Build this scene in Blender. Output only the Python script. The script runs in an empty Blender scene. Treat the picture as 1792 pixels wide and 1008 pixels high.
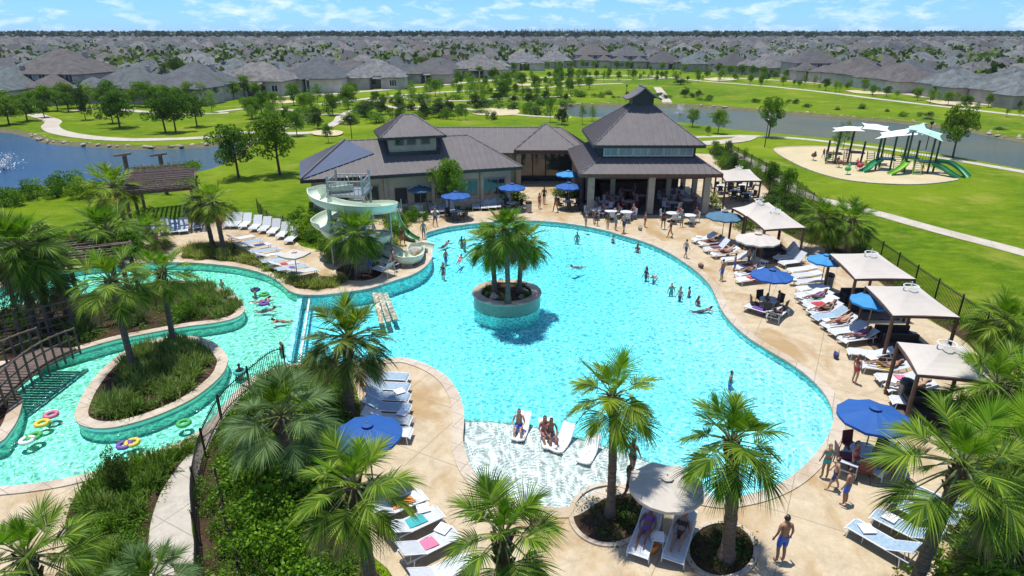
import bpy, math, random
import numpy as np
from mathutils import Vector, Matrix, geometry
C = bpy.context.scene.collection
R = math.radians
# ---------------------------------------------------------------- camera
F = 1110.0; PIT = math.atan(449/F); H = 15.0
sc = bpy.context.scene
cam = bpy.data.cameras.new('camera'); cam.sensor_width = 36; cam.lens = 36*F/1792
cam.clip_start = 0.1; cam.clip_end = 20000
co = bpy.data.objects.new('camera', cam); C.objects.link(co)
co.location = (0, 0, H); co.rotation_euler = (math.pi/2 - PIT, 0, 0); sc.camera = co
# ---------------------------------------------------------------- light
SUN_EL = R(80); SD = Vector((0.80, -0.60)).normalized()      # direction in which shadows fall
world = bpy.data.worlds.new('World'); sc.world = world; world.use_nodes = True
wn = world.node_tree; wn.nodes.clear()
def N(nt, t, **k):
    n = nt.nodes.new(t)
    for a, b in k.items(): setattr(n, a, b)
    return n
bg = N(wn, 'ShaderNodeBackground'); wo = N(wn, 'ShaderNodeOutputWorld')
sky = N(wn, 'ShaderNodeTexSky', sky_type='NISHITA', sun_disc=False, sun_elevation=SUN_EL, altitude=0, air_density=0.75, dust_density=0.2, ozone_density=2.5)
sky.sun_rotation = math.atan2(-SD.x, -SD.y)
tc = N(wn, 'ShaderNodeTexCoord'); mp = N(wn, 'ShaderNodeMapping'); mp.inputs['Scale'].default_value = (1.0, 1.0, 3.0)
no = N(wn, 'ShaderNodeTexNoise'); no.inputs['Scale'].default_value = 22; no.inputs['Detail'].default_value = 9; no.inputs['Roughness'].default_value = .62
no.inputs['Distortion'].default_value = .3
cr = N(wn, 'ShaderNodeValToRGB'); cr.color_ramp.elements[0].position = .49; cr.color_ramp.elements[1].position = .74
cr.color_ramp.elements[0].color = (.10, .10, .10, 1); cr.color_ramp.elements[1].color = (.80, .80, .80, 1)
mx = N(wn, 'ShaderNodeMixRGB'); mx.inputs[2].default_value = (5.6, 6.2, 6.9, 1)
hs = N(wn, 'ShaderNodeMixRGB', blend_type='MULTIPLY'); hs.inputs[0].default_value = 1; hs.inputs[2].default_value = (.27, .56, .98, 1)
L = wn.links.new
L(tc.outputs['Generated'], mp.inputs[0]); L(mp.outputs[0], no.inputs['Vector']); L(no.outputs[0], cr.inputs[0]); L(cr.outputs[0], mx.inputs[0])
L(sky.outputs[0], hs.inputs[1]); L(hs.outputs[0], mx.inputs[1]); L(mx.outputs[0], bg.inputs[0]); L(bg.outputs[0], wo.inputs[0])
bg.inputs[1].default_value = 0.15
sl = bpy.data.lights.new('sun', 'SUN'); sl.energy = 4.6; sl.angle = R(.5); sl.color = (1, .965, .91)
so = bpy.data.objects.new('sun', sl); C.objects.link(so)
sdir = Vector((SD.x*math.cos(SUN_EL), SD.y*math.cos(SUN_EL), -math.sin(SUN_EL)))
so.rotation_euler = sdir.to_track_quat('-Z', 'Y').to_euler(); so.location = (0, 40, 60)
sc.view_settings.view_transform = 'Standard'; sc.view_settings.look = 'None'; sc.view_settings.exposure = 0.32; sc.view_settings.gamma = 1
sc.cycles.max_bounces = 6; sc.cycles.diffuse_bounces = 3; sc.cycles.glossy_bounces = 2; sc.cycles.transmission_bounces = 3
sc.cycles.volume_bounces = 0; sc.cycles.transparent_max_bounces = 8; sc.cycles.caustics_reflective = False; sc.cycles.caustics_refractive = False
rnd = random.Random(7)
# ---------------------------------------------------------------- pixel of the photo -> point of the ground
def G(x, y, h=0.):
    v = (y-504)/F; z = (H-h)/(math.sin(PIT)+math.cos(PIT)*v)
    return ((x-896)/F*z, z*(math.cos(PIT)-math.sin(PIT)*v))
def AT(x, y, Y):
    v = (y-504)/F; z = Y/(math.cos(PIT)-math.sin(PIT)*v)
    return ((x-896)/F*z, H-z*(math.sin(PIT)+math.cos(PIT)*v))
def zd(X, Y, Z=0): return Y*math.cos(PIT)-(Z-H)*math.sin(PIT)
# ---------------------------------------------------------------- materials
def _mat(name):
    m = bpy.data.materials.new(name); m.use_nodes = True
    return m, m.node_tree, m.node_tree.nodes['Principled BSDF'], m.node_tree.links.new
def mix(nt, f, a, b, mode='MIX'):
    n = N(nt, 'ShaderNodeMixRGB', blend_type=mode)
    for i, s in enumerate((f, a, b)):
        if isinstance(s, (int, float)): n.inputs[i].default_value = s
        elif isinstance(s, tuple): n.inputs[i].default_value = (*s, 1)[:4]
        else: nt.links.new(s, n.inputs[i])
    return n.outputs[0]
def ramp(nt, s, stops):
    n = N(nt, 'ShaderNodeValToRGB'); e = n.color_ramp.elements
    while len(e) < len(stops): e.new(.5)
    for q, (p, c) in zip(e, stops):
        q.position = p; q.color = (c, c, c, 1) if isinstance(c, (int, float)) else (*c, 1)
    nt.links.new(s, n.inputs[0]); return n.outputs[0]
def noise(nt, scale, detail=4, rough=.55, vec=None, dist=0, stretch=None):
    n = N(nt, 'ShaderNodeTexNoise'); n.inputs['Scale'].default_value = scale; n.inputs['Detail'].default_value = detail
    n.inputs['Roughness'].default_value = rough; n.inputs['Distortion'].default_value = dist
    if vec is None: vec = N(nt, 'ShaderNodeNewGeometry').outputs['Position']
    if stretch:
        mm = N(nt, 'ShaderNodeMapping'); mm.inputs['Scale'].default_value = stretch[:3]
        if len(stretch) > 3: mm.inputs['Rotation'].default_value = (0, 0, stretch[3])
        nt.links.new(vec, mm.inputs[0]); vec = mm.outputs[0]
    nt.links.new(vec, n.inputs['Vector']); return n.outputs[0]
def bump(nt, h, p, strength=.3, dist=.02):
    b = N(nt, 'ShaderNodeBump'); b.inputs['Strength'].default_value = strength; b.inputs['Distance'].default_value = dist
    nt.links.new(h, b.inputs['Height']); nt.links.new(b.outputs[0], p.inputs['Normal'])
def plain(name, a, b=None, rough=.6, scale=6, metal=0, bmp=.15, bs=None, obj=True, spec=.5, var=0):
    """two mottled tones of one colour; var = how much copies differ from one another"""
    m, nt, p, L = _mat(name)
    b = b or tuple(x*.78 for x in a)
    v = N(nt, 'ShaderNodeTexCoord').outputs['Object'] if obj else None
    n = noise(nt, scale, 5, .6, v)
    c = mix(nt, ramp(nt, n, [(.32, 0.), (.68, 1.)]), a, b)
    if var:
        oi = N(nt, 'ShaderNodeObjectInfo').outputs['Random']
        c = mix(nt, 1., c, ramp(nt, oi, [(0, 1-var), (1, 1+var)]), 'MULTIPLY')
    L(c, p.inputs['Base Color']); p.inputs['Roughness'].default_value = rough; p.inputs['Metallic'].default_value = metal
    p.inputs['Specular IOR Level'].default_value = spec
    if bmp: bump(nt, noise(nt, bs or scale*6, 3, .6, v), p, bmp, .02)
    return m
def leafmat(name, dark, mid, light, trans=.3, rough=.5):
    m, nt, p, L = _mat(name)
    g = N(nt, 'ShaderNodeNewGeometry').outputs['Random Per Island']
    c = ramp(nt, g, [(0, dark), (.5, mid), (1, light)])
    oi = N(nt, 'ShaderNodeObjectInfo').outputs['Random']
    c = mix(nt, 1., c, ramp(nt, oi, [(0, (.72, .82, .72)), (.5, (1., 1., 1.)), (1, (1.42, 1.22, 1.0))]), 'MULTIPLY')
    L(c, p.inputs['Base Color']); p.inputs['Roughness'].default_value = rough; p.inputs['Specular IOR Level'].default_value = .15
    t = N(nt, 'ShaderNodeBsdfTranslucent'); L(mix(nt, 1., c, (1.3, 1.4, .6), 'MULTIPLY'), t.inputs[0])
    ms = N(nt, 'ShaderNodeMixShader'); ms.inputs[0].default_value = trans
    L(p.outputs[0], ms.inputs[1]); L(t.outputs[0], ms.inputs[2]); L(ms.outputs[0], nt.nodes['Material Output'].inputs[0])
    return m
M = {}
def grassmat():
    m, nt, p, L = _mat('lawn')
    a = noise(nt, .035, 6, .68, dist=.8); b = noise(nt, .6, 6, .7, stretch=(1, 2.2, 1, .35)); c = noise(nt, 9, 4, .7)
    col = mix(nt, ramp(nt, a, [(.40, 0.), (.60, 1.)]), (.062, .130, .003), (.175, .245, .006))
    col = mix(nt, ramp(nt, b, [(.44, 0.), (.68, .9)]), col, (.190, .270, .010))
    col = mix(nt, ramp(nt, c, [(.3, .75), (.62, 0.)]), col, (.030, .072, .003))
    d = noise(nt, .16, 5, .7)
    col = mix(nt, ramp(nt, d, [(.53, 0.), (.70, .85)]), col, (.225, .235, .035))
    L(col, p.inputs['Base Color']); p.inputs['Roughness'].default_value = .9; p.inputs['Specular IOR Level'].default_value = .05
    bump(nt, noise(nt, 14, 5, .75), p, .6, .08); return m
M['grass'] = grassmat()
def concrete(name, a, b, stain, joints=3.2, rough=.75):
    m, nt, p, L = _mat(name)
    n1 = noise(nt, .28, 6, .62, dist=.6, stretch=(1.3, .8, 1, .6)); n2 = noise(nt, 1.7, 6, .6); n3 = noise(nt, 14, 4, .7)
    c = mix(nt, ramp(nt, n2, [(.35, 0.), (.66, 1.)]), a, b)
    c = mix(nt, ramp(nt, n1, [(.49, 0.), (.62, .9)]), c, stain)
    c = mix(nt, ramp(nt, noise(nt, .9, 7, .75, dist=1.), [(.50, 0.), (.70, .55)]), c, tuple(x*.62 for x in b))
    c = mix(nt, ramp(nt, n3, [(.3, .3), (.6, 0.)]), c, tuple(x*.6 for x in b))
    if joints:
        br = N(nt, 'ShaderNodeTexBrick'); br.offset = 0; br.inputs['Scale'].default_value = 1
        br.inputs['Brick Width'].default_value = joints; br.inputs['Row Height'].default_value = joints; br.inputs['Mortar Size'].default_value = .018
        br.inputs['Mortar Smooth'].default_value = .3
        mm = N(nt, 'ShaderNodeMapping'); mm.inputs['Rotation'].default_value = (0, 0, .5)
        L(N(nt, 'ShaderNodeNewGeometry').outputs['Position'], mm.inputs[0]); L(mm.outputs[0], br.inputs['Vector'])
        c = mix(nt, mix(nt, 1., br.outputs['Fac'], (.75, .75, .75), 'MULTIPLY'), c, tuple(x*.45 for x in b))
    L(c, p.inputs['Base Color']); p.inputs['Roughness'].default_value = rough; p.inputs['Specular IOR Level'].default_value = .3
    bump(nt, noise(nt, 25, 4, .7), p, .25, .01); return m
M['deck'] = concrete('deck_concrete', (.51, .42, .285), (.43, .34, .215), (.34, .22, .09))
M['coping'] = concrete('coping_stone', (.53, .46, .36), (.45, .37, .28), (.40, .31, .20), 0.9)
M['walk'] = concrete('walk_concrete', (.47, .43, .36), (.40, .36, .30), (.37, .32, .25), 1.8)
M['path'] = concrete('path_concrete', (.50, .45, .36), (.42, .38, .30), (.40, .34, .25), 2.5)
M['mulch'] = plain('mulch', (.075, .045, .028), (.035, .022, .014), .95, 3, bmp=.9, bs=22, obj=False, spec=.1)
M['soil'] = plain('bank_soil', (.16, .13, .075), (.09, .10, .035), .95, 1.2, bmp=.8, bs=9, obj=False, spec=.1)
M['sand'] = plain('play_sand', (.50, .40, .24), (.40, .36, .19), .9, .35, bmp=.3, bs=8, obj=False)
M['plaster'] = plain('pool_plaster', (.27, .74, .81), (.18, .62, .70), .5, 2.2, bmp=.1, obj=False)
M['shelfp'] = plain('shelf_plaster', (.41, .46, .44), (.38, .44, .42), .5, 1.6, bmp=.15, bs=18, obj=False)
M['riverp'] = plain('river_plaster', (.25, .68, .48), (.17, .56, .39), .5, .7, bmp=.1, obj=False)
M['wallp'] = plain('wall_plaster', (.50, .95, .84), (.42, .90, .78), .5, 1.1, bmp=.05, obj=False)
M['tile'] = plain('waterline_tile', (.16, .46, .42), (.10, .34, .34), .25, 9, bmp=.1, obj=False)
def mosaic():
    m, nt, p, L = _mat('mosaic_tile')
    br = N(nt, 'ShaderNodeTexBrick'); br.offset = 0; br.inputs['Scale'].default_value = 1
    br.inputs['Brick Width'].default_value = .09; br.inputs['Row Height'].default_value = .09; br.inputs['Mortar Size'].default_value = .008
    br.inputs['Color1'].default_value = (.15, .25, .17, 1); br.inputs['Color2'].default_value = (.08, .17, .14, 1); br.inputs['Mortar'].default_value = (.28, .29, .23, 1)
    tcx = N(nt, 'ShaderNodeTexCoord'); L(tcx.outputs['UV'], br.inputs['Vector'])
    c = mix(nt, ramp(nt, noise(nt, 30, 3, .6), [(.4, .35), (.6, 0.)]), br.outputs[0], (.26, .30, .22))
    L(c, p.inputs['Base Color']); p.inputs['Roughness'].default_value = .35; return m
M['mosaic'] = mosaic()
def water(name, tint=.62, sc_=3.1, lo=.62, a_col=(.0, .93, .965), dens=.27):
    m, nt, p, L = _mat(name); nt.nodes.remove(p)
    pos = N(nt, 'ShaderNodeNewGeometry').outputs['Position']
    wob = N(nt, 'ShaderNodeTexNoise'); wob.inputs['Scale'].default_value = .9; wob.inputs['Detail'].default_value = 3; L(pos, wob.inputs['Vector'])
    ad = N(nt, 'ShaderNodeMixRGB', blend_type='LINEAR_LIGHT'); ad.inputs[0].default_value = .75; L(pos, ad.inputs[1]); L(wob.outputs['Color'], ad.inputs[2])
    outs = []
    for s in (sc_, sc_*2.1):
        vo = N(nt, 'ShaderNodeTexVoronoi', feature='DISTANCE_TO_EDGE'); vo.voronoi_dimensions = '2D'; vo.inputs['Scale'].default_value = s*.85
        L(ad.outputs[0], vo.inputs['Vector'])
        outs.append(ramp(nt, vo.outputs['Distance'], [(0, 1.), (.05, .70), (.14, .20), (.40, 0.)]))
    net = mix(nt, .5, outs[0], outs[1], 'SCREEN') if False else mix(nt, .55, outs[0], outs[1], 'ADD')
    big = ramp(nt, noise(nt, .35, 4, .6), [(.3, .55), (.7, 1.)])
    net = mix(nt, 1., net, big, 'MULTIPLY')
    tr = N(nt, 'ShaderNodeBsdfTransparent'); L(ramp(nt, net, [(0, lo), (.12, .74), (.30, .98), (.60, 1.45)]), tr.inputs[0])  # painted caustics: bright net of focused sunlight put into the transparent colour
    gl = N(nt, 'ShaderNodeBsdfGlossy'); gl.inputs['Roughness'].default_value = .10
    b = N(nt, 'ShaderNodeBump'); b.inputs['Strength'].default_value = .9; b.inputs['Distance'].default_value = .14
    L(mix(nt, .22, mix(nt, .35, noise(nt, 2.3, 3, .5), noise(nt, 7, 2, .5)), net), b.inputs['Height']); L(b.outputs[0], gl.inputs['Normal'])
    fr = N(nt, 'ShaderNodeFresnel'); fr.inputs[0].default_value = 1.33; L(b.outputs[0], fr.inputs['Normal'])
    ms = N(nt, 'ShaderNodeMixShader'); L(fr.outputs[0], ms.inputs[0]); L(tr.outputs[0], ms.inputs[1]); L(gl.outputs[0], ms.inputs[2])
    L(ms.outputs[0], nt.nodes['Material Output'].inputs[0])
    va = N(nt, 'ShaderNodeVolumeAbsorption'); va.inputs[0].default_value = (*a_col, 1); va.inputs[1].default_value = dens
    L(va.outputs[0], nt.nodes['Material Output'].inputs['Volume']); return m
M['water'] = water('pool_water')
def pondmat(nm='pond_water', ca=(.050, .085, .060), cb=(.115, .115, .045)):
    m, nt, p, L = _mat(nm)
    c = mix(nt, ramp(nt, noise(nt, .03, 3), [(.4, 0.), (.6, 1.)]), ca, cb)
    L(c, p.inputs['Base Color']); p.inputs['Roughness'].default_value = .12; p.inputs['IOR'].default_value = 1.33
    h = mix(nt, .5, noise(nt, .9, 5, .65, stretch=(.55, 1.3, 1)), noise(nt, 3.2, 3, .6, stretch=(.5, 1.4, 1)))
    bump(nt, h, p, .8, .35); return m
M['pond'] = pondmat(); M['pondblue'] = pondmat('blue_pond_water', (.025, .085, .17), (.05, .10, .13))
M['roof'] = plain('metal_roof', (.128, .112, .108), (.098, .088, .087), .72, 1.2, metal=0, bmp=.08, bs=3, obj=False)
M['rib'] = plain('roof_seam', (.135, .12, .118), (.10, .09, .09), .6, 2, metal=.0, bmp=0)
M['stucco'] = plain('beige_stucco', (.46, .39, .29), (.38, .32, .23), .85, 1.5, bmp=.2, bs=40, obj=False)
M['stone'] = plain('stone', (.42, .35, .26), (.27, .22, .16), .85, 3.5, bmp=.6, bs=9, obj=False)
M['trim'] = plain('trim', (.30, .24, .17), rough=.6)
def glassmat():
    m, nt, p, L = _mat('window_glass')
    p.inputs['Base Color'].default_value = (.02, .035, .04, 1); p.inputs['Roughness'].default_value = .06; p.inputs['Specular IOR Level'].default_value = .9
    bump(nt, noise(nt, 1.3, 2), p, .05, .05); return m
M['glass'] = glassmat()
M['greyglass'] = plain('pale_pane', (.30, .36, .36), (.18, .23, .24), .15, .6, bmp=0)
M['dark'] = plain('dark_interior', (.035, .030, .028), rough=.8)
M['wood'] = plain('brown_wood', (.13, .062, .034), (.075, .038, .022), .7, 4, bmp=.4, bs=14, var=.15)
M['oldwood'] = plain('weathered_wood', (.16, .11, .085), (.075, .05, .04), .85, 4, bmp=.5, bs=14, var=.15)
M['canvas'] = plain('beige_canvas', (.49, .45, .385), (.44, .40, .345), .85, .8, bmp=.1, bs=3, var=.04)
M['blue'] = plain('blue_canvas', (.006, .080, .29), (.005, .066, .25), .75, 1.2, bmp=.08, bs=4)
M['blue2'] = plain('light_blue_canvas', (.03, .23, .48), (.025, .19, .42), .75, 1.2, bmp=.08, bs=4)
M['blue3'] = plain('teal_canvas', (.06, .15, .22), (.045, .12, .18), .8, 1.2, bmp=.08, bs=4)
M['white'] = plain('white_paint', (.74, .74, .71), (.66, .66, .64), .4, 3, bmp=.03)
M['pole'] = plain('bronze_pole', (.30, .25, .20), rough=.35, metal=.6)
M['steel'] = plain('grey_steel', (.42, .44, .42), rough=.35, metal=.6)
M['black'] = plain('black_metal', (.014, .016, .016), rough=.4, bmp=.05)
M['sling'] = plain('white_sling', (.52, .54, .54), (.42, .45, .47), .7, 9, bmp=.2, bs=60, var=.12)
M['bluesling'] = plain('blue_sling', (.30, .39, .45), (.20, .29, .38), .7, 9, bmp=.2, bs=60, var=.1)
M['shell'] = plain('white_plastic', (.80, .80, .78), (.74, .75, .73), .3, 3, bmp=0)
M['flume'] = plain('pale_green_fibreglass', (.66, .73, .58), (.58, .66, .52), .3, 1.2, bmp=.03)
M['rock'] = plain('limestone_rock', (.42, .37, .30), (.24, .20, .16), .9, 2.5, bmp=.9, bs=7)
M['bark'] = plain('bark', (.12, .085, .055), (.06, .042, .028), .95, 5, bmp=.8, bs=16)
def palmbark(name, a, b):
    m, nt, p, L = _mat(name)
    v = N(nt, 'ShaderNodeTexCoord').outputs['Object']
    n = noise(nt, 3, 6, .7, v, stretch=(1.3, 1.3, 7)); k = noise(nt, 11, 4, .7, v)
    c = mix(nt, ramp(nt, n, [(.38, 0.), (.62, 1.)]), a, b); c = mix(nt, ramp(nt, k, [(.3, .6), (.55, 0.)]), c, tuple(x*.45 for x in b))
    L(c, p.inputs['Base Color']); p.inputs['Roughness'].default_value = .95; p.inputs['Specular IOR Level'].default_value = .1
    bump(nt, mix(nt, .5, n, k), p, 1., .06); return m
M['pbark'] = palmbark('palm_bark', (.21, .165, .125), (.115, .088, .066))
M['boots'] = palmbark('palm_boots', (.17, .105, .055), (.085, .055, .03))
M['fan'] = leafmat('fan_leaf', (.026, .074, .005), (.090, .170, .010), (.25, .335, .028), .30)
M['fanyoung'] = leafmat('young_fan_leaf', (.07, .17, .008), (.13, .26, .012), (.21, .34, .02), .35)
M['fansilver'] = leafmat('silver_fan_leaf', (.045, .090, .025), (.10, .165, .050), (.20, .27, .10), .25)
M['fandark'] = leafmat('dark_fan_leaf', (.020, .050, .008), (.050, .100, .014), (.12, .17, .03), .2)
M['fandead'] = leafmat('dry_fan_leaf', (.12, .075, .03), (.22, .15, .07), (.32, .24, .12), .2)
M['stalk'] = plain('leaf_stalk', (.17, .20, .05), (.13, .15, .04), .5)
M['leaf'] = leafmat('tree_leaf', (.030, .080, .006), (.075, .160, .010), (.15, .26, .015), .3)
M['leaf2'] = leafmat('bright_tree_leaf', (.06, .13, .008), (.12, .23, .012), (.20, .33, .02), .35)
M['leaf3'] = leafmat('dark_bush_leaf', (.018, .045, .008), (.045, .090, .014), (.090, .150, .022), .2)
M['leafg'] = leafmat('ground_cover_leaf', (.030, .085, .006), (.075, .175, .010), (.16, .30, .015), .3)
M['blade'] = leafmat('ornamental_grass_blade', (.10, .155, .025), (.19, .26, .06), (.32, .37, .13), .3)
M['blade2'] = leafmat('dark_grass_blade', (.04, .09, .012), (.09, .17, .022), (.16, .26, .035), .3)
M['tan'] = leafmat('dry_grass_blade', (.16, .12, .06), (.25, .20, .11), (.36, .30, .18), .25)
M['forest'] = leafmat('forest_leaf', (.010, .028, .012), (.022, .050, .018), (.045, .080, .022), .05)
M['brick'] = plain('house_brick', (.55, .49, .41), (.40, .34, .28), .9, .5, bmp=.2, bs=6, obj=False, var=.22)
def roofmat(name, isl):
    m, nt, p, L = _mat(name)
    r = N(nt, 'ShaderNodeNewGeometry').outputs['Random Per Island'] if isl else N(nt, 'ShaderNodeObjectInfo').outputs['Random']
    c = ramp(nt, r, [(0, (.060, .062, .066)), (.18, (.130, .114, .100)), (.36, (.072, .088, .096)), (.52, (.200, .188, .170)), (.68, (.085, .080, .080)), (.84, (.110, .140, .136)), (1, (.18, .185, .18))])
    c = mix(nt, ramp(nt, noise(nt, .7, 6, .7), [(.35, .8), (.6, 0.)]), c, (.050, .048, .048))
    L(c, p.inputs['Base Color']); p.inputs['Roughness'].default_value = .85; p.inputs['Specular IOR Level'].default_value = .3
    bump(nt, noise(nt, 2.5, 4, .8), p, .5, .1); return m
M['shingle'] = roofmat('roof_shingle', False); M['shingles'] = roofmat('far_roof_shingle', True)
def solid(name, c, rough=.6): return plain(name, c, tuple(x*.85 for x in c), rough, 5, bmp=.05)
SK = [solid('skin_a', (.34, .17, .10)), solid('skin_b', (.22, .10, .06)), solid('skin_c', (.44, .25, .16)), solid('skin_d', (.13, .06, .035))]
HR = [solid('hair_dark', (.018, .012, .010), .5), solid('hair_brown', (.07, .035, .018), .5), solid('hair_blond', (.30, .19, .08), .5)]
CL = {k: solid('cloth_'+k, v) for k, v in dict(blue=(.03, .12, .55), red=(.45, .03, .04), black=(.015, .015, .02), white=(.7, .7, .68), pink=(.6, .15, .25), teal=(.03, .35, .35), orange=(.65, .22, .04), purple=(.16, .06, .30), yellow=(.65, .50, .06), navy=(.02, .03, .12), green=(.05, .35, .08), grey=(.25, .26, .28), maroon=(.14, .02, .03), brown=(.16, .07, .04)).items()}
# ---------------------------------------------------------------- building helpers
class MB:
    def __init__(s): s.v = []; s.f = []; s.m = []
    def add(s, vs, fs, mi=0):
        b = len(s.v); s.v += [tuple(q) for q in vs]; s.f += [tuple(b+i for i in f) for f in fs]; s.m += [mi]*len(fs)
    def box(s, c, d, rz=0, mi=0, tilt=None):
        x, y, z = (q/2 for q in d); m = Matrix.Rotation(rz, 3, 'Z')
        if tilt: m = m @ Matrix.Rotation(tilt[0], 3, tilt[1])
        vs = [m @ Vector((a*x, b*y, e*z)) + Vector(c) for e in (-1, 1) for a, b in ((-1, -1), (1, -1), (1, 1), (-1, 1))]
        s.add(vs, [(3, 2, 1, 0), (4, 5, 6, 7), (0, 1, 5, 4), (1, 2, 6, 5), (2, 3, 7, 6), (3, 0, 4, 7)], mi); return s
    def tube(s, pts, rs, n=8, mi=0, cap=True):
        pts = [Vector(p) for p in pts]
        if isinstance(rs, (int, float)): rs = [rs]*len(pts)
        vs = []; up = Vector((0, 0, 1))
        for i, p in enumerate(pts):
            t = (pts[min(i+1, len(pts)-1)]-pts[max(i-1, 0)]).normalized()
            a = t.cross(up if abs(t.z) < .95 else Vector((1, 0, 0))).normalized(); b = t.cross(a)
            for k in range(n):
                an = 2*math.pi*k/n; vs.append(p+(a*math.cos(an)+b*math.sin(an))*rs[i])
        fs = [(i*n+k, i*n+(k+1) % n, (i+1)*n+(k+1) % n, (i+1)*n+k) for i in range(len(pts)-1) for k in range(n)]
        if cap: fs += [tuple(range(n-1, -1, -1)), tuple((len(pts)-1)*n+k for k in range(n))]
        s.add(vs, fs, mi); return s
    def poly(s, pts, mi=0): s.add(pts, [tuple(range(len(pts)))], mi); return s
    def slab(s, pts, t, mi=0):
        """planar polygon given thickness t downwards"""
        n = len(pts); lo = [(p[0], p[1], p[2]-t) for p in pts]
        s.add(list(pts)+lo, [tuple(range(n)), tuple(range(2*n-1, n-1, -1))]+[(i, n+i, n+(i+1) % n, (i+1) % n) for i in range(n)], mi); return s
    def lathe(s, prof, n=16, c=(0, 0, 0), mi=0):
        vs = [(c[0]+r*math.cos(2*math.pi*k/n), c[1]+r*math.sin(2*math.pi*k/n), c[2]+z) for r, z in prof for k in range(n)]
        s.add(vs, [(i*n+k, i*n+(k+1) % n, (i+1)*n+(k+1) % n, (i+1)*n+k) for i in range(len(prof)-1) for k in range(n)], mi); return s
    def build(s, name, mats, parent=None, smooth=False, world=False):
        me = bpy.data.meshes.new(name)
        vs = s.v
        if world and parent is not None:
            im = parent_world(parent).inverted(); vs = [tuple(im @ Vector(p)) for p in vs]
        me.from_pydata(vs, [], s.f)
        mats = mats if isinstance(mats, (list, tuple)) else [mats]
        for m in mats: me.materials.append(M[m] if isinstance(m, str) else m)
        if len(mats) > 1: me.polygons.foreach_set('material_index', s.m)
        if smooth: me.polygons.foreach_set('use_smooth', [True]*len(s.f))
        me.update(); o = bpy.data.objects.new(name, me); C.objects.link(o)
        if parent is not None: o.parent = parent
        return o
def parent_world(p):
    m = p.matrix_basis.copy()
    while p.parent: p = p.parent; m = p.matrix_basis @ m
    return m
def tag(o, label=None, cat=None, group=None, kind=None):
    if label: o['label'] = label
    if cat: o['category'] = cat
    if group: o['group'] = group
    if kind: o['kind'] = kind
    return o
def thing(name, label, cat, loc=(0, 0, 0), rz=0, group=None):
    o = bpy.data.objects.new(name, None); C.objects.link(o); o.location = loc; o.rotation_euler = (0, 0, rz)
    o.empty_display_size = .3
    return tag(o, label, cat, group)
def copy_tree(o, parent=None):
    c = o.copy(); C.objects.link(c)
    if parent is not None: c.parent = parent
    for ch in list(o.children): copy_tree(ch, c)
    return c
_protos = []
USED = set()
def place(proto, loc, rz=0, label=None, group=None, s=1):
    """the first use moves the prototype itself, later ones copy it with its parts"""
    if proto.name in USED: o = copy_tree(proto)
    else: o = proto; USED.add(proto.name)
    o.location = loc if len(loc) == 3 else (*loc, 0); o.rotation_euler = (0, 0, rz)
    o.scale = (s, s, s) if isinstance(s, (int, float)) else s
    if label: o['label'] = label
    if group: o['group'] = group
    return o
def drop_unused(protos):
    for p in protos:
        if p.name not in USED:
            for ch in list(p.children_recursive): bpy.data.objects.remove(ch)
            bpy.data.objects.remove(p)
ORD = ['first', 'second', 'third', 'fourth', 'fifth', 'sixth', 'seventh', 'eighth', 'ninth', 'tenth', 'eleventh', 'twelfth', 'thirteenth', 'fourteenth', 'fifteenth', 'sixteenth', 'seventeenth', 'eighteenth', 'nineteenth', 'twentieth']
def nth(i):
    if i >= 79: return '%d%s' % (i+1, {1: 'st', 2: 'nd', 3: 'rd'}.get((i+1) % 10 if (i+1) % 100 not in (11, 12, 13) else 0, 'th'))
    if i < 20: return ORD[i]
    t = ['', '', 'twenty', 'thirty', 'forty', 'fifty', 'sixty', 'seventy'][(i+1)//10]
    return t+'-'+ORD[(i+1) % 10-1] if (i+1) % 10 else {'twenty': 'twentieth', 'thirty': 'thirtieth', 'forty': 'fortieth', 'fifty': 'fiftieth', 'sixty': 'sixtieth', 'seventy': 'seventieth'}[t]
# ---- plane geometry
def smooth(pts, n=5, closed=True):
    P = [Vector(p) for p in pts]; k = len(P); out = []
    rng = range(k) if closed else range(k-1)
    for i in rng:
        if closed: a, b, c, d = P[i-1], P[i], P[(i+1) % k], P[(i+2) % k]
        else: a, b, c, d = P[max(i-1, 0)], P[i], P[i+1], P[min(i+2, k-1)]
        for j in range(n):
            t = j/n; out.append(.5*((2*b)+(c-a)*t+(2*a-5*b+4*c-d)*t*t+(3*b-a-3*c+d)*t**3))
    if not closed: out.append(P[-1])
    return [tuple(q) for q in out]
def area(p): return sum(p[i-1][0]*p[i][1]-p[i][0]*p[i-1][1] for i in range(len(p)))/2
def ccw(p): return p if area(p) > 0 else p[::-1]
def px(pts, h=0., n=5, sm=True):
    w = [G(x, y, h) for x, y in pts]
    return ccw(smooth(w, n) if sm else w)
def offset(poly, d):
    """outwards for d > 0"""
    k = len(poly); out = []
    for i in range(k):
        a, b, c = Vector(poly[i-1]), Vector(poly[i]), Vector(poly[(i+1) % k])
        t = (c-a).normalized(); out.append((b.x+t.y*d, b.y-t.x*d))
    return out
def inside(poly, X, Y):
    """numpy point in polygon"""
    X = np.asarray(X, float); Y = np.asarray(Y, float); r = np.zeros(X.shape, bool)
    p = np.asarray(poly, float); q = np.roll(p, -1, 0)
    for (x1, y1), (x2, y2) in zip(p, q):
        if y1 == y2: continue
        c = ((y1 > Y) != (y2 > Y)) & (X < (x2-x1)*(Y-y1)/(y2-y1)+x1); r ^= c
    return r
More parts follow.
